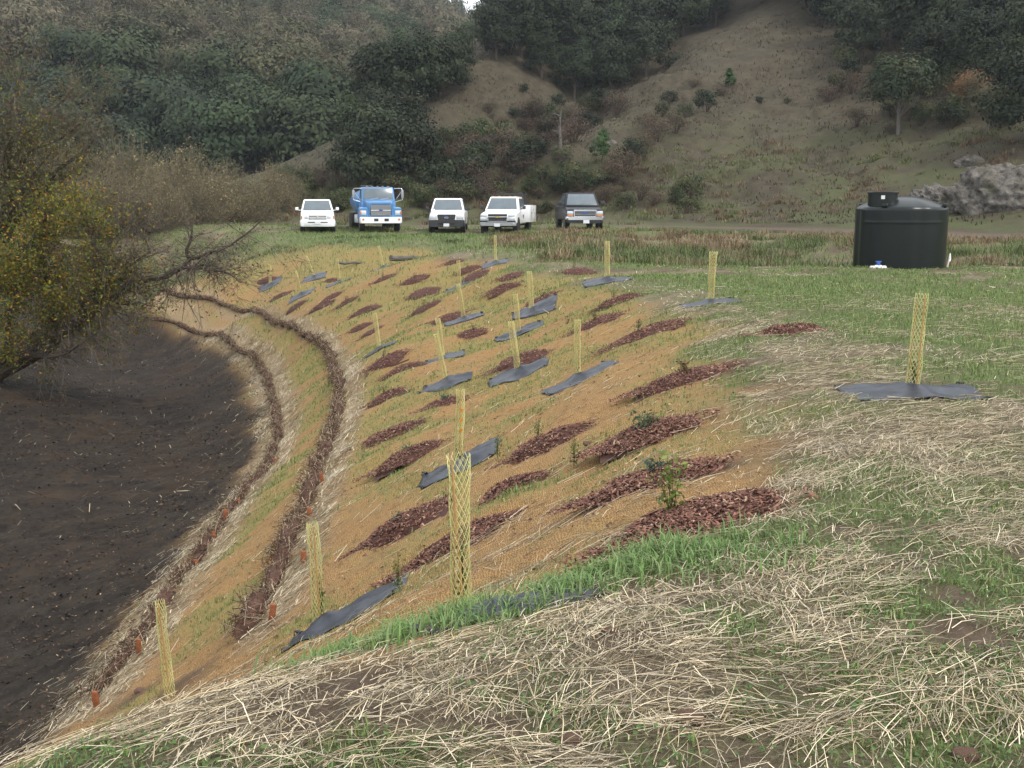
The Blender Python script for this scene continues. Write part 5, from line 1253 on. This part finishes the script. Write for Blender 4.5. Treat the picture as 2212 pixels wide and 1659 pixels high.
def rr(hwb, hwt, z0, z1, r, y, k=4, dy=0.0):
    """rounded section at station y; dy leans the top backwards"""
    pts = []
    for cx, cz, a0 in ((hwb - r, z0 + r, -90), (hwt - r, z1 - r, 0), (-hwt + r, z1 - r, 90), (-hwb + r, z0 + r, 180)):
        for i in range(k + 1):
            a = R(a0 + 90 * i / k); x = cx + r * math.cos(a); z = cz + r * math.sin(a)
            pts.append((x, y + dy * (z - z0) / max(z1 - z0, .01), z))
    return pts
def wheel(parent, x, y, rad, w, side):
    t = MB(); t.lathe([(rad * .60, -w / 2), (rad * .93, -w / 2), (rad, -w * .36), (rad, w * .36), (rad * .93, w / 2), (rad * .60, w / 2)], 28, (0, 0, 0), 'x')
    o = t.build('wheel', M_TYRE, parent, loc=(x, y, rad - .015))
    h = MB(); h.lathe([(rad * .64, -.02), (rad * .60, .02), (rad * .50, -.03), (rad * .2, -.01), (rad * .16, .03), (.001, .03)], 20, (side * w * .40, 0, 0), 'x'); h.build('rim', M_RIM, o)
    return o
def face_panel(mb, q, u0, u1, v0, v1, out=.012, th=.02):
    """a panel on the quad q (bl, br, tr, tl), a little proud of it"""
    bl, br, tr, tl = [Vector(p) for p in q]; n = (br - bl).cross(tl - bl).normalized()
    def p(u, v): return (bl.lerp(br, u)).lerp(tl.lerp(tr, u), v)
    a = [p(u0, v0), p(u1, v0), p(u1, v1), p(u0, v1)]
    mb.add([x + n * out for x in a] + [x - n * th for x in a], [(0, 1, 2, 3), (7, 6, 5, 4), (0, 4, 5, 1), (1, 5, 6, 2), (2, 6, 7, 3), (3, 7, 4, 0)])

def pickup(label, px, d, yaw, paint, W=1.96, hood=1.12, front_z=.98, cabh=1.86, low=.42, length=5.6, style='f', z_off=0.0, cab_len=2.1, wr=.38, bed='bed', name='pickup_truck'):
    x = (px - 1106) / F * d; root = empty(name, (x, d, zg1(x, d + 1.5) + z_off), yaw); hw = W / 2
    b = MB()
    st = [(.0, .86, .84, low + .10, front_z - .06, .10), (.05, .94, .91, low + .04, front_z, .13), (.18, .985, .95, low, front_z + .05, .14), (.7, 1.0, .97, low, hood - .02, .13), (1.30, 1.0, .97, low, hood + .03, .10), (1.5, 1.0, .98, low, hood + .07, .08)]
    end = length if bed == 'bed' else 3.75
    st += [(end - .06, 1.0, .98, low, hood + .07, .08), (end, .97, .95, low + .05, hood + .03, .08)]
    b.loft([rr(hw * a, hw * c, z0, z1, r, y) for y, a, c, z0, z1, r in st])
    b.build('body', paint, root)
    # cab
    zb = hood + .05; zt_ = cabh; y0, y1, y2, y3 = 1.32, 2.05, 1.32 + .74 + cab_len - .35, 1.32 + .74 + cab_len
    hb, ht = hw * .955, hw * .765
    c = MB(); c.add([(-hb, y0, zb), (hb, y0, zb), (hb, y3, zb), (-hb, y3, zb), (-ht, y1, zt_), (ht, y1, zt_), (ht, y2 + .1, zt_), (-ht, y2 + .1, zt_)], [(0, 3, 2, 1), (4, 5, 6, 7), (0, 1, 5, 4), (1, 2, 6, 5), (2, 3, 7, 6), (3, 0, 4, 7)])
    cab = c.build('cab', paint, root, bevel=.055, seg=3)
    qf = [(-hb, y0, zb), (hb, y0, zb), (ht, y1, zt_), (-ht, y1, zt_)]
    g = MB(); face_panel(g, qf, .055, .945, .10, .90); g.build('windscreen', M_GLASS, root, bevel=.01)
    wp = MB()
    for s in (-.35, .12): wp.box((s * hb + .12, y0 + .10, zb + .085), (.5, .02, .02), (0, -.12, 0))
    wp.build('wiper', M_BLACKP, root)
    for s in (1, -1):
        q = [(s * hb, y0, zb), (s * hb, y3, zb), (s * ht, y2 + .1, zt_), (s * ht, y1, zt_)]
        if s < 0: q = [q[1], q[0], q[3], q[2]]
        for u0, u1 in (((.16, .55), (.59, .92)) if s > 0 else ((.45, .84), (.08, .41))):
            g = MB(); face_panel(g, q, u0, u1, .14, .86); g.build('side_window', M_GLASS, root)
    # mirrors
    mm = M_WHITE if style == 't' else M_BLACKP
    for s in (1, -1):
        m = MB(); big = 1.35 if style == 's' else 1.0
        m.box((s * (hw + .17), y0 + .42, zb + .17), (.2 * big * .9, .10, .17 * big)); m.tube([(s * (hb - .02), y0 + .45, zb + .08), (s * (hw + .08), y0 + .44, zb + .10)], .025, 6)
        m.build('mirror', mm, root, bevel=.025)
    # wheels and arches
    for y in (.95, length - 1.15):
        for s in (1, -1):
            a = MB(); a.lathe([(wr + .085, -.03), (wr + .085, .03)], 30, (0, 0, 0), 'x'); a.build('wheel_arch', M_BLACKP, root, loc=(s * (hw - .022), y, wr))
            wheel(root, s * (hw - .135), y, wr, .27, s)
    u = MB(); u.box((0, length / 2, low - .02), (W * .8, length * .92, .16)); u.box((0, .95, wr - .02), (W * .78, .12, .1)); u.build('chassis', M_BLACKP, root)
    if bed == 'bed':
        r = MB(); r.box((0, (y3 + length) / 2 + .05, hood + .055), (W * .84, length - y3 - .25, .05)); r.build('dark_bed_top', M_BLACKP, root)  # bed is closed: this black slab stands for the shade of its recess
    f = lambda: MB()
    if style == 't':    # white pickup with painted bumper and three chrome bars
        o = f(); o.box((0, .03, .80), (.98, .10, .26)); gr = o.build('grille', M_BLACKP, root, bevel=.03)
        for z in (.715, .80, .885): q = f(); q.box((0, -.03, z), (.98 - abs(z - .8) * .6, .05, .040)); q.build('grille_bar', M_WHITE, gr, bevel=.01)
        q = f(); q.lathe([(.06, -.02), (.06, .02)], 20, (0, -.06, .80), 'y'); q.build('emblem', M_CHROME, gr)
        for s in (1, -1):
            o = f(); o.box((s * .70, .055, .80), (.36, .12, .20), (0, s * .10, s * .18)); l = o.build('headlight', M_LAMP, root, bevel=.03)
            o = f(); o.box((s * .87, .075, .80), (.07, .12, .17), (0, 0, s * .3)); o.build('turn_signal', M_AMBER, l, bevel=.01)
            o = f(); o.lathe([(.065, -.03), (.06, .03)], 18, (s * .70, -.06, .43), 'y'); o.build('fog_lamp', M_BLACKP, root)
        bp = f(); bp.loft([rr(.78, .80, .30, .62, .08, -.10), rr(.93, .94, .28, .64, .10, -.04), rr(.985, .99, .28, .66, .10, .12), rr(.99, .99, .30, .66, .10, .55)]); bp.build('bumper', M_WHITE, root)
        o = f(); o.box((0, -.10, .535), (1.1, .04, .055)); o.build('air_intake', M_BLACKP, root, bevel=.015)
        o = f(); o.box((0, -.13, .50), (.31, .02, .15)); o.build('licence_plate', M_PLATE, root)
    elif style == 'f':  # dark grille and bumper, oval emblem
        o = f(); o.loft([rr(.44, .50, .62, 1.01, .06, -.03), rr(.46, .52, .60, 1.02, .06, .06)]); gr = o.build('grille', M_BLACKP, root)
        for i in range(6): q = f(); q.box((-.38 + i * .152, -.045, .82), (.012, .02, .30)); q.build('grille_bar', plain('grille_grey', (.06, .062, .066), .5), gr)
        q = f(); q.lathe([(.5, -.01), (.5, .01)], 24, (0, 0, 0), 'y'); e = q.build('emblem', M_CHROME, gr, loc=(0, -.055, .84)); e.scale = (.24, 1.4, .10)
        q = f(); q.lathe([(.42, -.012), (.42, .012)], 24, (0, 0, 0), 'y'); e = q.build('emblem_centre', M_BLUEOV, gr, loc=(0, -.057, .84)); e.scale = (.24, 1.5, .085)
        for s in (1, -1): o = f(); o.box((s * .73, .045, .86), (.40, .12, .25)); o.build('headlight', M_LAMP, root, bevel=.03)
        bp = f(); bp.loft([rr(.90, .88, .34, .70, .06, -.12), rr(.97, .97, .32, .72, .06, -.04), rr(.99, .99, .34, .72, .06, .3)]); bp.build('bumper', M_BLACKP, root)
        o = f(); o.box((0, -.125, .52), (.9, .03, .10)); o.build('air_intake', M_TYRE, root, bevel=.02)
        o = f(); o.box((0, -.15, .44), (.31, .02, .16)); o.build('licence_plate', M_PLATE, root)
        o = f(); o.box((-hb * .80, y0 + .08, zb + .11), (.08, .01, .06), (-.8, 0, 0)); o.build('sticker', M_WHITE, root)
    elif style == 'c':  # split grille with wide chrome bar, stacked lamps
        o = f(); o.loft([rr(.48, .52, .66, 1.04, .04, -.03), rr(.50, .54, .64, 1.05, .04, .06)]); gr = o.build('grille', M_BLACKP, root)
        q = f(); q.box((0, -.045, .885), (1.06, .04, .055)); q.build('grille_bar', M_CHROME, gr, bevel=.01)
        q = f(); q.add([(-.13, -.075, .865), (-.05, -.075, .865), (-.05, -.075, .85), (.05, -.075, .85), (.05, -.075, .865), (.13, -.075, .865), (.11, -.075, .905), (.05, -.075, .905), (.05, -.075, .92), (-.05, -.075, .92), (-.05, -.075, .905), (-.15, -.075, .905)] + [(a, -.05, c) for a, c in [(-.13, .865), (-.05, .865), (-.05, .85), (.05, .85), (.05, .865), (.13, .865), (.11, .905), (.05, .905), (.05, .92), (-.05, .92), (-.05, .905), (-.15, .905)]],
                     [tuple(range(12)), tuple(range(23, 11, -1))] + [(i, i + 12, (i + 1) % 12 + 12, (i + 1) % 12) for i in range(12)]); q.build('emblem', M_GOLD, gr)
        fr = f(); fr.box((0, -.03, .655), (1.06, .05, .035)); fr.box((-.54, -.03, .76), (.03, .05, .2)); fr.box((.54, -.03, .76), (.03, .05, .2)); fr.build('grille_frame', M_CHROME, gr)
        for s in (1, -1):
            o = f(); o.box((s * .76, .04, .955), (.36, .12, .13), (0, s * -.12, 0)); o.build('headlight', M_LAMP, root, bevel=.02)
            o = f(); o.box((s * .77, .04, .79), (.36, .12, .12)); o.build('headlight', M_LAMP, root, bevel=.02)
        o = f(); o.loft([rr(.96, .97, .54, .70, .04, -.03), rr(.99, .99, .52, .72, .04, .3)]); o.build('valance', M_BLACKP, root)
        bp = f(); bp.loft([rr(.88, .88, .42, .58, .05, -.15), rr(.97, .97, .40, .60, .05, -.06), rr(.99, .99, .40, .60, .05, .3)]); bp.build('bumper', M_GREYP, root)
        o = f(); o.box((0, -.17, .46), (.32, .02, .17)); o.build('licence_plate', M_PLATE, root)
        for i in range(5): o = f(); o.box((-.62 + i * .31, y1 + .08, cabh + .02), (.11, .08, .045)); o.build('roof_marker', M_RED if i == 2 else M_AMBER, root, bevel=.01)
        o = f(); o.box((0, y0 + .33, zb + .13), (.9, .02, .09), (-.6, .05, 0)); o.build('papers', plain('white_paper', (.8, .8, .78), .7), root)
    else:               # chrome framed grille and chrome bumper
        o = f(); o.loft([rr(.55, .58, .72, 1.02, .06, -.03), rr(.57, .60, .70, 1.04, .06, .06)]); gr = o.build('grille', M_BLACKP, root)
        fr = f(); fr.box((0, -.035, 1.03), (1.22, .06, .065)); fr.box((-.585, -.03, .87), (.045, .05, .28)); fr.box((.585, -.03, .87), (.045, .05, .28)); fr.box((0, -.03, .705), (1.16, .05, .045)); fr.build('grille_frame', M_CHROME, gr)
        for z in (.80, .88, .955): q = f(); q.box((0, -.04, z), (1.10, .03, .025)); q.build('grille_bar', M_GREYP, gr)
        q = f(); q.lathe([(.5, -.01), (.5, .01)], 24, (0, 0, 0), 'y'); e = q.build('emblem', M_BLUEOV, gr, loc=(0, -.06, .88)); e.scale = (.24, 1.4, .10)
        for s in (1, -1):
            o = f(); o.box((s * .79, .04, .90), (.33, .12, .18)); l = o.build('headlight', M_LAMP, root, bevel=.02)
            o = f(); o.box((s * .79, .04, .765), (.33, .12, .075)); o.build('turn_signal', M_AMBER, l, bevel=.01)
        bp = f(); bp.loft([rr(.92, .92, .52, .70, .05, -.14), rr(1.0, 1.0, .50, .71, .05, -.06), rr(1.02, 1.02, .50, .71, .05, .3)]); bp.build('bumper', M_CHROME, root)
        o = f(); o.loft([rr(.85, .9, .36, .53, .05, -.08), rr(.95, .97, .34, .55, .05, .2)]); o.build('valance', M_BLACKP, root)
        o = f(); o.box((.05, -.16, .43), (.32, .02, .17)); o.build('licence_plate', M_PLATE, root)
    if bed == 'utility':
        ub = MB(); zt2 = hood + .33
        for s in (1, -1): ub.box((s * (hw - .02), (3.72 + length) / 2, (low + zt2) / 2 + .05), (.42, length - 3.72, zt2 - low - .06))
        ub.box((0, (3.85 + length) / 2, .78), (W * .7, length - 3.9, .12)); ub.build('service_body', M_WHITE, root, bevel=.015)
        for s in (1, -1):
            for j, (yy, hh) in enumerate(((4.12, .75), (4.82, .34), (5.45, .75))):
                o = f(); o.box((s * (hw + .198), yy, zt2 - hh / 2 - .06), (.02, .52, hh)); dd = o.build('compartment_door', M_WHITE, root, bevel=.008)
                o = f(); o.box((s * (hw + .21), yy + .18, zt2 - hh / 2 - .06), (.02, .05, .08)); o.build('door_handle', M_BLACKP, dd)
        rk = MB()
        for s in (1, -1):
            for yy in (3.95, 4.7): rk.tube([(s * .86, yy, zt2), (s * .86, yy, 2.12)], .028, 6)
            rk.tube([(s * .86, 3.9, 2.12), (s * .86, 4.8, 2.12)], .03, 6)
        for yy in (3.95, 4.7): rk.tube([(-.9, yy, 2.12), (.9, yy, 2.12)], .03, 6)
        rk.box((.62, 3.95, 2.18), (.22, .2, .16)); rk.box((.2, 4.7, 2.16), (.9, .25, .1)); rk.build('ladder_rack', M_BLACKP, root)
        o = f(); o.box((hw * .99 + .006, 2.7, .92), (.012, .22, .16)); o.box((hw * .99 + .006, 2.7, .80), (.012, .14, .05)); o.build('door_decal', plain('dark_decal', (.05, .06, .07), .6, var=.4, scale=30), root)
    tag(root, label, 'truck', 'vehicles parked in a row behind the field')
    return root

pickup('white pickup with painted bumper and white mirrors, leftmost vehicle', 691, 61.0, R(-10.5) * -1, M_WHITE, W=1.94, hood=1.05, front_z=.93, cabh=1.80, low=.40, length=5.5, style='t', cab_len=2.0, wr=.37)
pickup('white pickup with black grille and bumper, between the blue truck and the utility truck', 966, 60.0, R(.5), M_WHITE, W=2.0, hood=1.12, front_z=1.0, cabh=1.90, low=.44, length=5.7, style='f', cab_len=1.7, wr=.38)
pickup('white utility truck with black ladder rack and side compartments', 1075, 59.0, R(9.5) * -1, M_WHITE, W=2.02, hood=1.17, front_z=1.05, cabh=1.98, low=.48, length=6.2, style='c', cab_len=1.75, wr=.39, bed='utility', name='utility_truck')
pickup('dark navy pickup with chrome bumper, rightmost vehicle', 1262, 58.5, R(3.6), M_NAVY, W=2.03, hood=1.19, front_z=1.06, cabh=1.97, low=.50, length=6.0, style='s', cab_len=2.1, wr=.40)

def blue_truck():
    px, d = 826, 61.5; x = (px - 1106) / F * d; root = empty('tank_truck', (x, d, zg1(x, d + 1.5)), R(12.5))
    f = MB
    h = f(); h.loft([rr(.66, .62, .72, 1.62, .14, -.02), rr(.74, .70, .66, 1.68, .16, .08), rr(.80, .76, .64, 1.72, .16, .5), rr(.90, .84, .64, 1.82, .14, 1.35)]); h.build('hood', M_BLUE, root)
    for s in (1, -1):
        fe = f(); fe.loft([[(s * (.98 + a[0] * .26), a[1], a[2]) for a in []] or rr(.27, .24, .66, 1.30, .10, .02), rr(.29, .27, .62, 1.36, .12, .18), rr(.29, .27, .62, 1.38, .12, 1.0), rr(.28, .26, .64, 1.36, .12, 1.35)])
        fe.v = [(p[0] + s * .92, p[1], p[2]) for p in fe.v]; fe.build('fender', M_BLUE, root)
        o = f(); o.box((s * .98, .01, 1.06), (.34, .06, .24)); l = o.build('headlight', M_LAMP, root, bevel=.03)
        o = f(); o.box((s * 1.12, .0, 1.06), (.09, .07, .17)); o.build('turn_signal', M_AMBER, l, bevel=.01)
    low = f(); low.box((0, .12, .74), (2.32, .2, .20)); low.build('apron', M_BLUE, root, bevel=.03)
    gr = f(); gr.loft([rr(.60, .56, .88, 1.50, .12, -.05), rr(.62, .58, .86, 1.52, .12, .0)]); gro = gr.build('grille', M_BLACKP, root)
    for i in range(12):
        z = .92 + i * .049; q = f(); q.box((0, -.065, z), (1.12, .03, .024)); q.build('grille_bar', M_RIM, gro)
    q = f(); q.box((0, -.085, 1.19), (1.12, .03, .04)); q.build('centre_bar', M_CHROME, gro)
    q = f(); q.lathe([(.5, -.01), (.5, .01)], 24, (0, 0, 0), 'y'); e = q.build('emblem', M_BLUEOV, gro, loc=(0, -.11, 1.19)); e.scale = (.22, 1.2, .09)
    c = f(); c.add([(-.98, 1.25, 1.62), (.98, 1.25, 1.62), (.98, 2.95, 1.62), (-.98, 2.95, 1.62), (-.90, 1.55, 2.50), (.90, 1.55, 2.50), (.90, 2.85, 2.50), (-.90, 2.85, 2.50)], [(0, 3, 2, 1), (4, 5, 6, 7), (0, 1, 5, 4), (1, 2, 6, 5), (2, 3, 7, 6), (3, 0, 4, 7)]); c.build('cab', M_BLUE, root, bevel=.09, seg=4)
    lb = f(); lb.box((0, 2.05, 1.15), (1.98, 1.7, 1.0)); lb.build('cab_side', M_BLUE, root, bevel=.06)
    qf = [(-.98, 1.25, 1.62), (.98, 1.25, 1.62), (.90, 1.55, 2.50), (-.90, 1.55, 2.50)]
    g = f(); face_panel(g, qf, .055, .945, .20, .90, .014); g.build('windscreen', M_GLASS, root, bevel=.012)
    w = f()
    for s in (-.35, .25): w.box((s + .1, 1.30, 1.84), (.5, .03, .025), (0, -.15, 0))
    w.build('wiper', M_RIM, root)
    for s in (1, -1):
        q = [(s * .98, 1.25, 1.62), (s * .98, 2.95, 1.62), (s * .90, 2.85, 2.50), (s * .90, 1.55, 2.50)]
        if s < 0: q = [q[1], q[0], q[3], q[2]]
        g = f(); face_panel(g, q, .22, .8, .2, .85); g.build('side_window', M_GLASS, root)
        m = f(); m.tube([(s * .92, 1.45, 2.42), (s * 1.32, 1.4, 2.42), (s * 1.40, 1.4, 2.38), (s * 1.40, 1.4, 1.78), (s * .98, 1.45, 1.66)], .02, 6); m.tube([(s * 1.0, 1.45, 1.75), (s * 1.38, 1.4, 2.3)], .014, 5)
        mo = m.build('mirror_arm', M_CHROME, root); m = f(); m.box((s * 1.40, 1.4, 2.10), (.14, .07, .42)); m.build('mirror', M_GREYP, mo, bevel=.02)
    bp = f(); bp.loft([rr(1.12, 1.12, .48, .80, .05, -.22), rr(1.18, 1.18, .46, .82, .06, -.12), rr(1.2, 1.2, .46, .82, .06, .1)]); bpo = bp.build('bumper', M_WHITE, root)
    for xx in (-.28, .30): o = f(); o.box((xx, -.225, .66), (.24, .03, .15)); o.build('bumper_slot', M_BLACKP, bpo, bevel=.02)
    for s in (1, -1): o = f(); o.lathe([(.06, -.02), (.06, .02)], 16, (s * 1.0, -.22, .68), 'y'); o.build('marker_lamp', M_AMBER, bpo)
    t = f(); t.lathe([(.02, 0), (.85, .03), (.98, .14), (1.0, .3), (1.0, 4.0), (.98, 4.15), (.85, 4.26), (.02, 4.3)], 36, (0, 0, 0), 'y'); tk = t.build('tank', M_BLUE, root, loc=(0, 3.1, 1.68)); tk.scale = (1.2, 1, .80)
    o = f(); o.lathe([(.30, -.1), (.30, .12), (.26, .16), (.02, .17)], 20); o.build('tank_hatch', M_BLACKP, tk, loc=(-.35, 1.0, 1.05))
    o = f(); o.box((0, 4.9, .80), (1.0, 6.6, .22)); o.build('chassis', M_BLACKP, root)
    o = f(); o.box((0, .95, .5), (1.9, .14, .12)); o.build('axle', M_BLACKP, root)
    for s in (1, -1):
        o = f(); o.lathe([(.55, -.02), (.55, .02)], 24, (0, 0, 0), 'x'); wheel(root, s * 1.0, .95, .51, .28, s); wheel(root, s * 1.02, 5.6, .51, .5, s); wheel(root, s * 1.02, 6.75, .51, .5, s)
        o = f(); o.box((s * 1.04, 3.6, .70), (.30, .9, .5)); o.build('side_tank', M_WHITE, root, bevel=.06)
        o = f(); o.box((s * .90, 5.0, 1.08), (.55, 3.9, .06)); o.build('mudguard', M_BLUE, root)
    for i in range(5): o = f(); o.box((-.6 + i * .3, 1.62, 2.53), (.10, .08, .05)); o.build('roof_marker', M_AMBER, root, bevel=.01)
    tag(root, 'blue tank truck with wide slatted grille and white bumper', 'truck', 'vehicles parked in a row behind the field')
blue_truck()

# ------------------------------------------------------------------ water tank
def water_tank():
    px, d = 1937, 31.3; x = (px - 1106) / F * d; root = empty('water_tank', (x, d, zg1(x, d) - .02), R(8))
    m = plain('dark_green_polyethylene', (.004, .008, .0075), .30, var=.25, scale=3, spec=.33)
    r = 1.26; mb = MB()
    prof = [(r * .97, 0), (r, .04), (r, .08), (r, 1.27), (r, 1.30), (r * 1.002, 1.32), (r * 1.002, 1.36), (r, 1.38), (r, 1.42), (r, 1.66), (r, 1.68), (r * .985, 1.74), (r * .95, 1.77), (r * .86, 1.83), (r * .70, 1.92), (r * .5, 2.0), (r * .3, 2.05), (.02, 2.07)]
    n = 72; V = []
    for rad, z in prof:
        for k in range(n):
            a = 2 * math.pi * k / n; dip = sum(math.exp(-((((a - c + math.pi) % (2 * math.pi)) - math.pi) / .10) ** 2) for c in (R(-94), R(-4), R(86), R(176)))
            q = rad * (1 - .035 * dip * (1 if .03 < z < 1.86 else 0)); V.append((q * math.cos(a), q * math.sin(a), z))
    Fc = [(i * n + k, i * n + (k + 1) % n, (i + 1) * n + (k + 1) % n, (i + 1) * n + k) for i in range(len(prof) - 1) for k in range(n)] + [tuple(range(n - 1, -1, -1)), tuple(range((len(prof) - 1) * n, len(prof) * n))]
    mb.add(V, Fc); mb.build('shell', m, root, angle=50)
    for c in (-49, 41, 131, 221):
        o = MB(); o.box((r * .96 * math.cos(R(c)), r * .96 * math.sin(R(c)), 1.80), (.16, .10, .12), (0, 0, R(c) + math.pi / 2)); o.build('lifting_lug', m, root, bevel=.02)
    o = MB(); o.lathe([(.40, 1.78), (.40, 2.12), (.42, 2.125), (.42, 2.17), (.40, 2.185), (.02, 2.19)], 40, (-.74, -.30, 0)); lid = o.build('lid', m, root)
    o = MB(); o.box((-.92, -.67, 2.03), (.10, .01, .10), (0, 0, -.5)); o.build('label', plain('white_label', (.7, .7, .68), .6, var=.2, scale=40), lid)
    pv = plain('white_pvc', (.75, .75, .73), .4, var=.05)
    o = MB(); o.tube([(-1.36, -1.02, .10), (-.92, -1.05, .10)], .055, 12); o.tube([(-1.22, -1.03, .10), (-1.05, -1.04, .10)], .075, 12); o.tube([(-.95, -1.05, .10), (-.85, -.80, .10)], .05, 12); pi = o.build('outlet_pipe', pv, root)
    o = MB(); o.lathe([(.05, 0), (.05, .1)], 12, (-1.13, -1.03, .16)); o.box((-1.13, -1.03, .27), (.16, .04, .03)); o.build('valve_handle', plain('blue_valve', (.05, .13, .45), .4), pi)
    o = MB(); o.tube([(1.10, -.72, .08), (1.12, -.74, .30), (1.14, -.74, .46), (1.17, -.70, .46), (1.18, -.70, .30), (1.16, -.72, .26), (1.13, -.74, .25)], .022, 8); o.build('vent_pipe', pv, root)
    tag(root, 'dark green cylindrical water tank with domed top and black lid', 'water tank')
water_tank()

# ------------------------------------------------------------------ rocks
def rock_mat():
    m, nt, b = new_mat('lichen_rock'); tc = node(nt, 'ShaderNodeTexCoord').outputs['Object']
    c = mixc(nt, ramp(nt, noise(nt, 2.2, 8, .72, tc), .35, .65), (.055, .050, .044), (.25, .23, .205)); c = mixc(nt, ramp(nt, noise(nt, 5, 6, .7, tc), .58, .72), c, (.05, .048, .036)); c = mixc(nt, ramp(nt, noise(nt, 1.1, 4, .6, tc), .56, .7), c, (.11, .10, .06))
    nt.links.new(c, b.inputs['Base Color']); b.inputs['Roughness'].default_value = .95; b.inputs['Specular IOR Level'].default_value = .1; bump(nt, b, noise(nt, 4, 8, .75, tc), 1.0, .25); return m
M_ROCK = rock_mat()
def rock(px, py, d, sx, sy, sz, lab, seed, rough=.5, name='rock_outcrop', sub=6, sink=.2):
    if d: x, y, z = at_d(px, py, d)
    else: x, y, z = hit(px, py)
    bm = bmesh.new(); bmesh.ops.create_icosphere(bm, subdivisions=sub, radius=1)
    co = np.array([v.co[:] for v in bm.verts]); k = 1 + rough * (fbm(co[:, 0] + co[:, 2] * .7 + seed, co[:, 1] - co[:, 2] * .6, .7, 4, seed) - .5) + rough * .7 * (np.abs(fbm(co[:, 0] * 1.2 - co[:, 1] + seed, co[:, 2] * 1.2 + co[:, 1], .3, 4, seed + 4) - .5))
    co = co * k[:, None] * np.array([sx, sy, sz])
    for v, c in zip(bm.verts, co): v.co = c
    me = bpy.data.meshes.new(name); bm.to_mesh(me); bm.free(); me.polygons.foreach_set('use_smooth', [True] * len(me.polygons))
    o = obj(name, me, M_ROCK, None, (x, y, zg1(x, y) - sink)); return tag(o, lab, 'rock')
rock(2165, 440, None, 3.3, 1.9, 2.35, 'large grey lichen-covered rock outcrop behind the water tank', 5, .75, sink=.3)
rock(2015, 432, None, 1.3, .9, 1.1, 'low shoulder of grey rock between the tank and the big outcrop', 6, .7, sink=.15)
rock(2095, 358, None, .95, .6, .55, 'small grey rock above the large outcrop', 8, .6, sink=.1)
rock(1322, 300, None, .55, .4, .5, 'pale exposed rock on the edge of the right-hand spur', 9, .6, 'hill_rock', 4, .1)
rock(1285, 312, None, .4, .3, .28, 'pale rock just below the exposed one on the spur', 10, .6, 'hill_rock', 4, .1)
rock(1680, 277, None, .16, .14, .14, 'tiny white stone alone on the bare slope', 12, .4, 'hill_stone', 3, .02)
rock(1230, 350, None, .25, .2, .18, 'small pale stone low on the spur above the utility truck', 13, .5, 'hill_rock', 3, .05)
# a dark log pile on the track side at left and grey driftwood on the far bank edge
def log(px, py, L, r, lab, yaw, seed):
    p = ghit(px, py); rng = random.Random(seed); mb = MB(); pts = [(-L / 2 + L * i / 6, rng.uniform(-.04, .04) * L, r * .8 + rng.uniform(-.02, .03)) for i in range(7)]
    mb.tube(pts, [r * (1.1 - .08 * i) for i in range(7)], 8); o = mb.build('log', M_BARKP, None, loc=p); o.rotation_euler = (0, 0, yaw); tag(o, lab, 'log')
log(892, 562, 2.0, .11, 'weathered log at the far edge of the bank', .5, 1)
log(775, 570, 1.8, .06, 'thin dark branch lying at the far edge of the bank', .3, 2)
# ------------------------------------------------------------------ haze
hz = MB(); hz.box((-100, 330, 88), (760, 760, 188)); hzo = hz.build('haze', None, None, False)
m = bpy.data.materials.new('haze_air'); m.use_nodes = True; nt = m.node_tree; nt.nodes.clear(); out = nt.nodes.new('ShaderNodeOutputMaterial'); pv = nt.nodes.new('ShaderNodeVolumePrincipled')
pv.inputs['Color'].default_value = (.80, .88, 1.0, 1); pv.inputs['Density'].default_value = .00020; pv.inputs['Anisotropy'].default_value = .2
nt.links.new(pv.outputs[0], out.inputs['Volume']); hzo.data.materials.clear(); hzo.data.materials.append(m)
tag(hzo, kind='stuff')
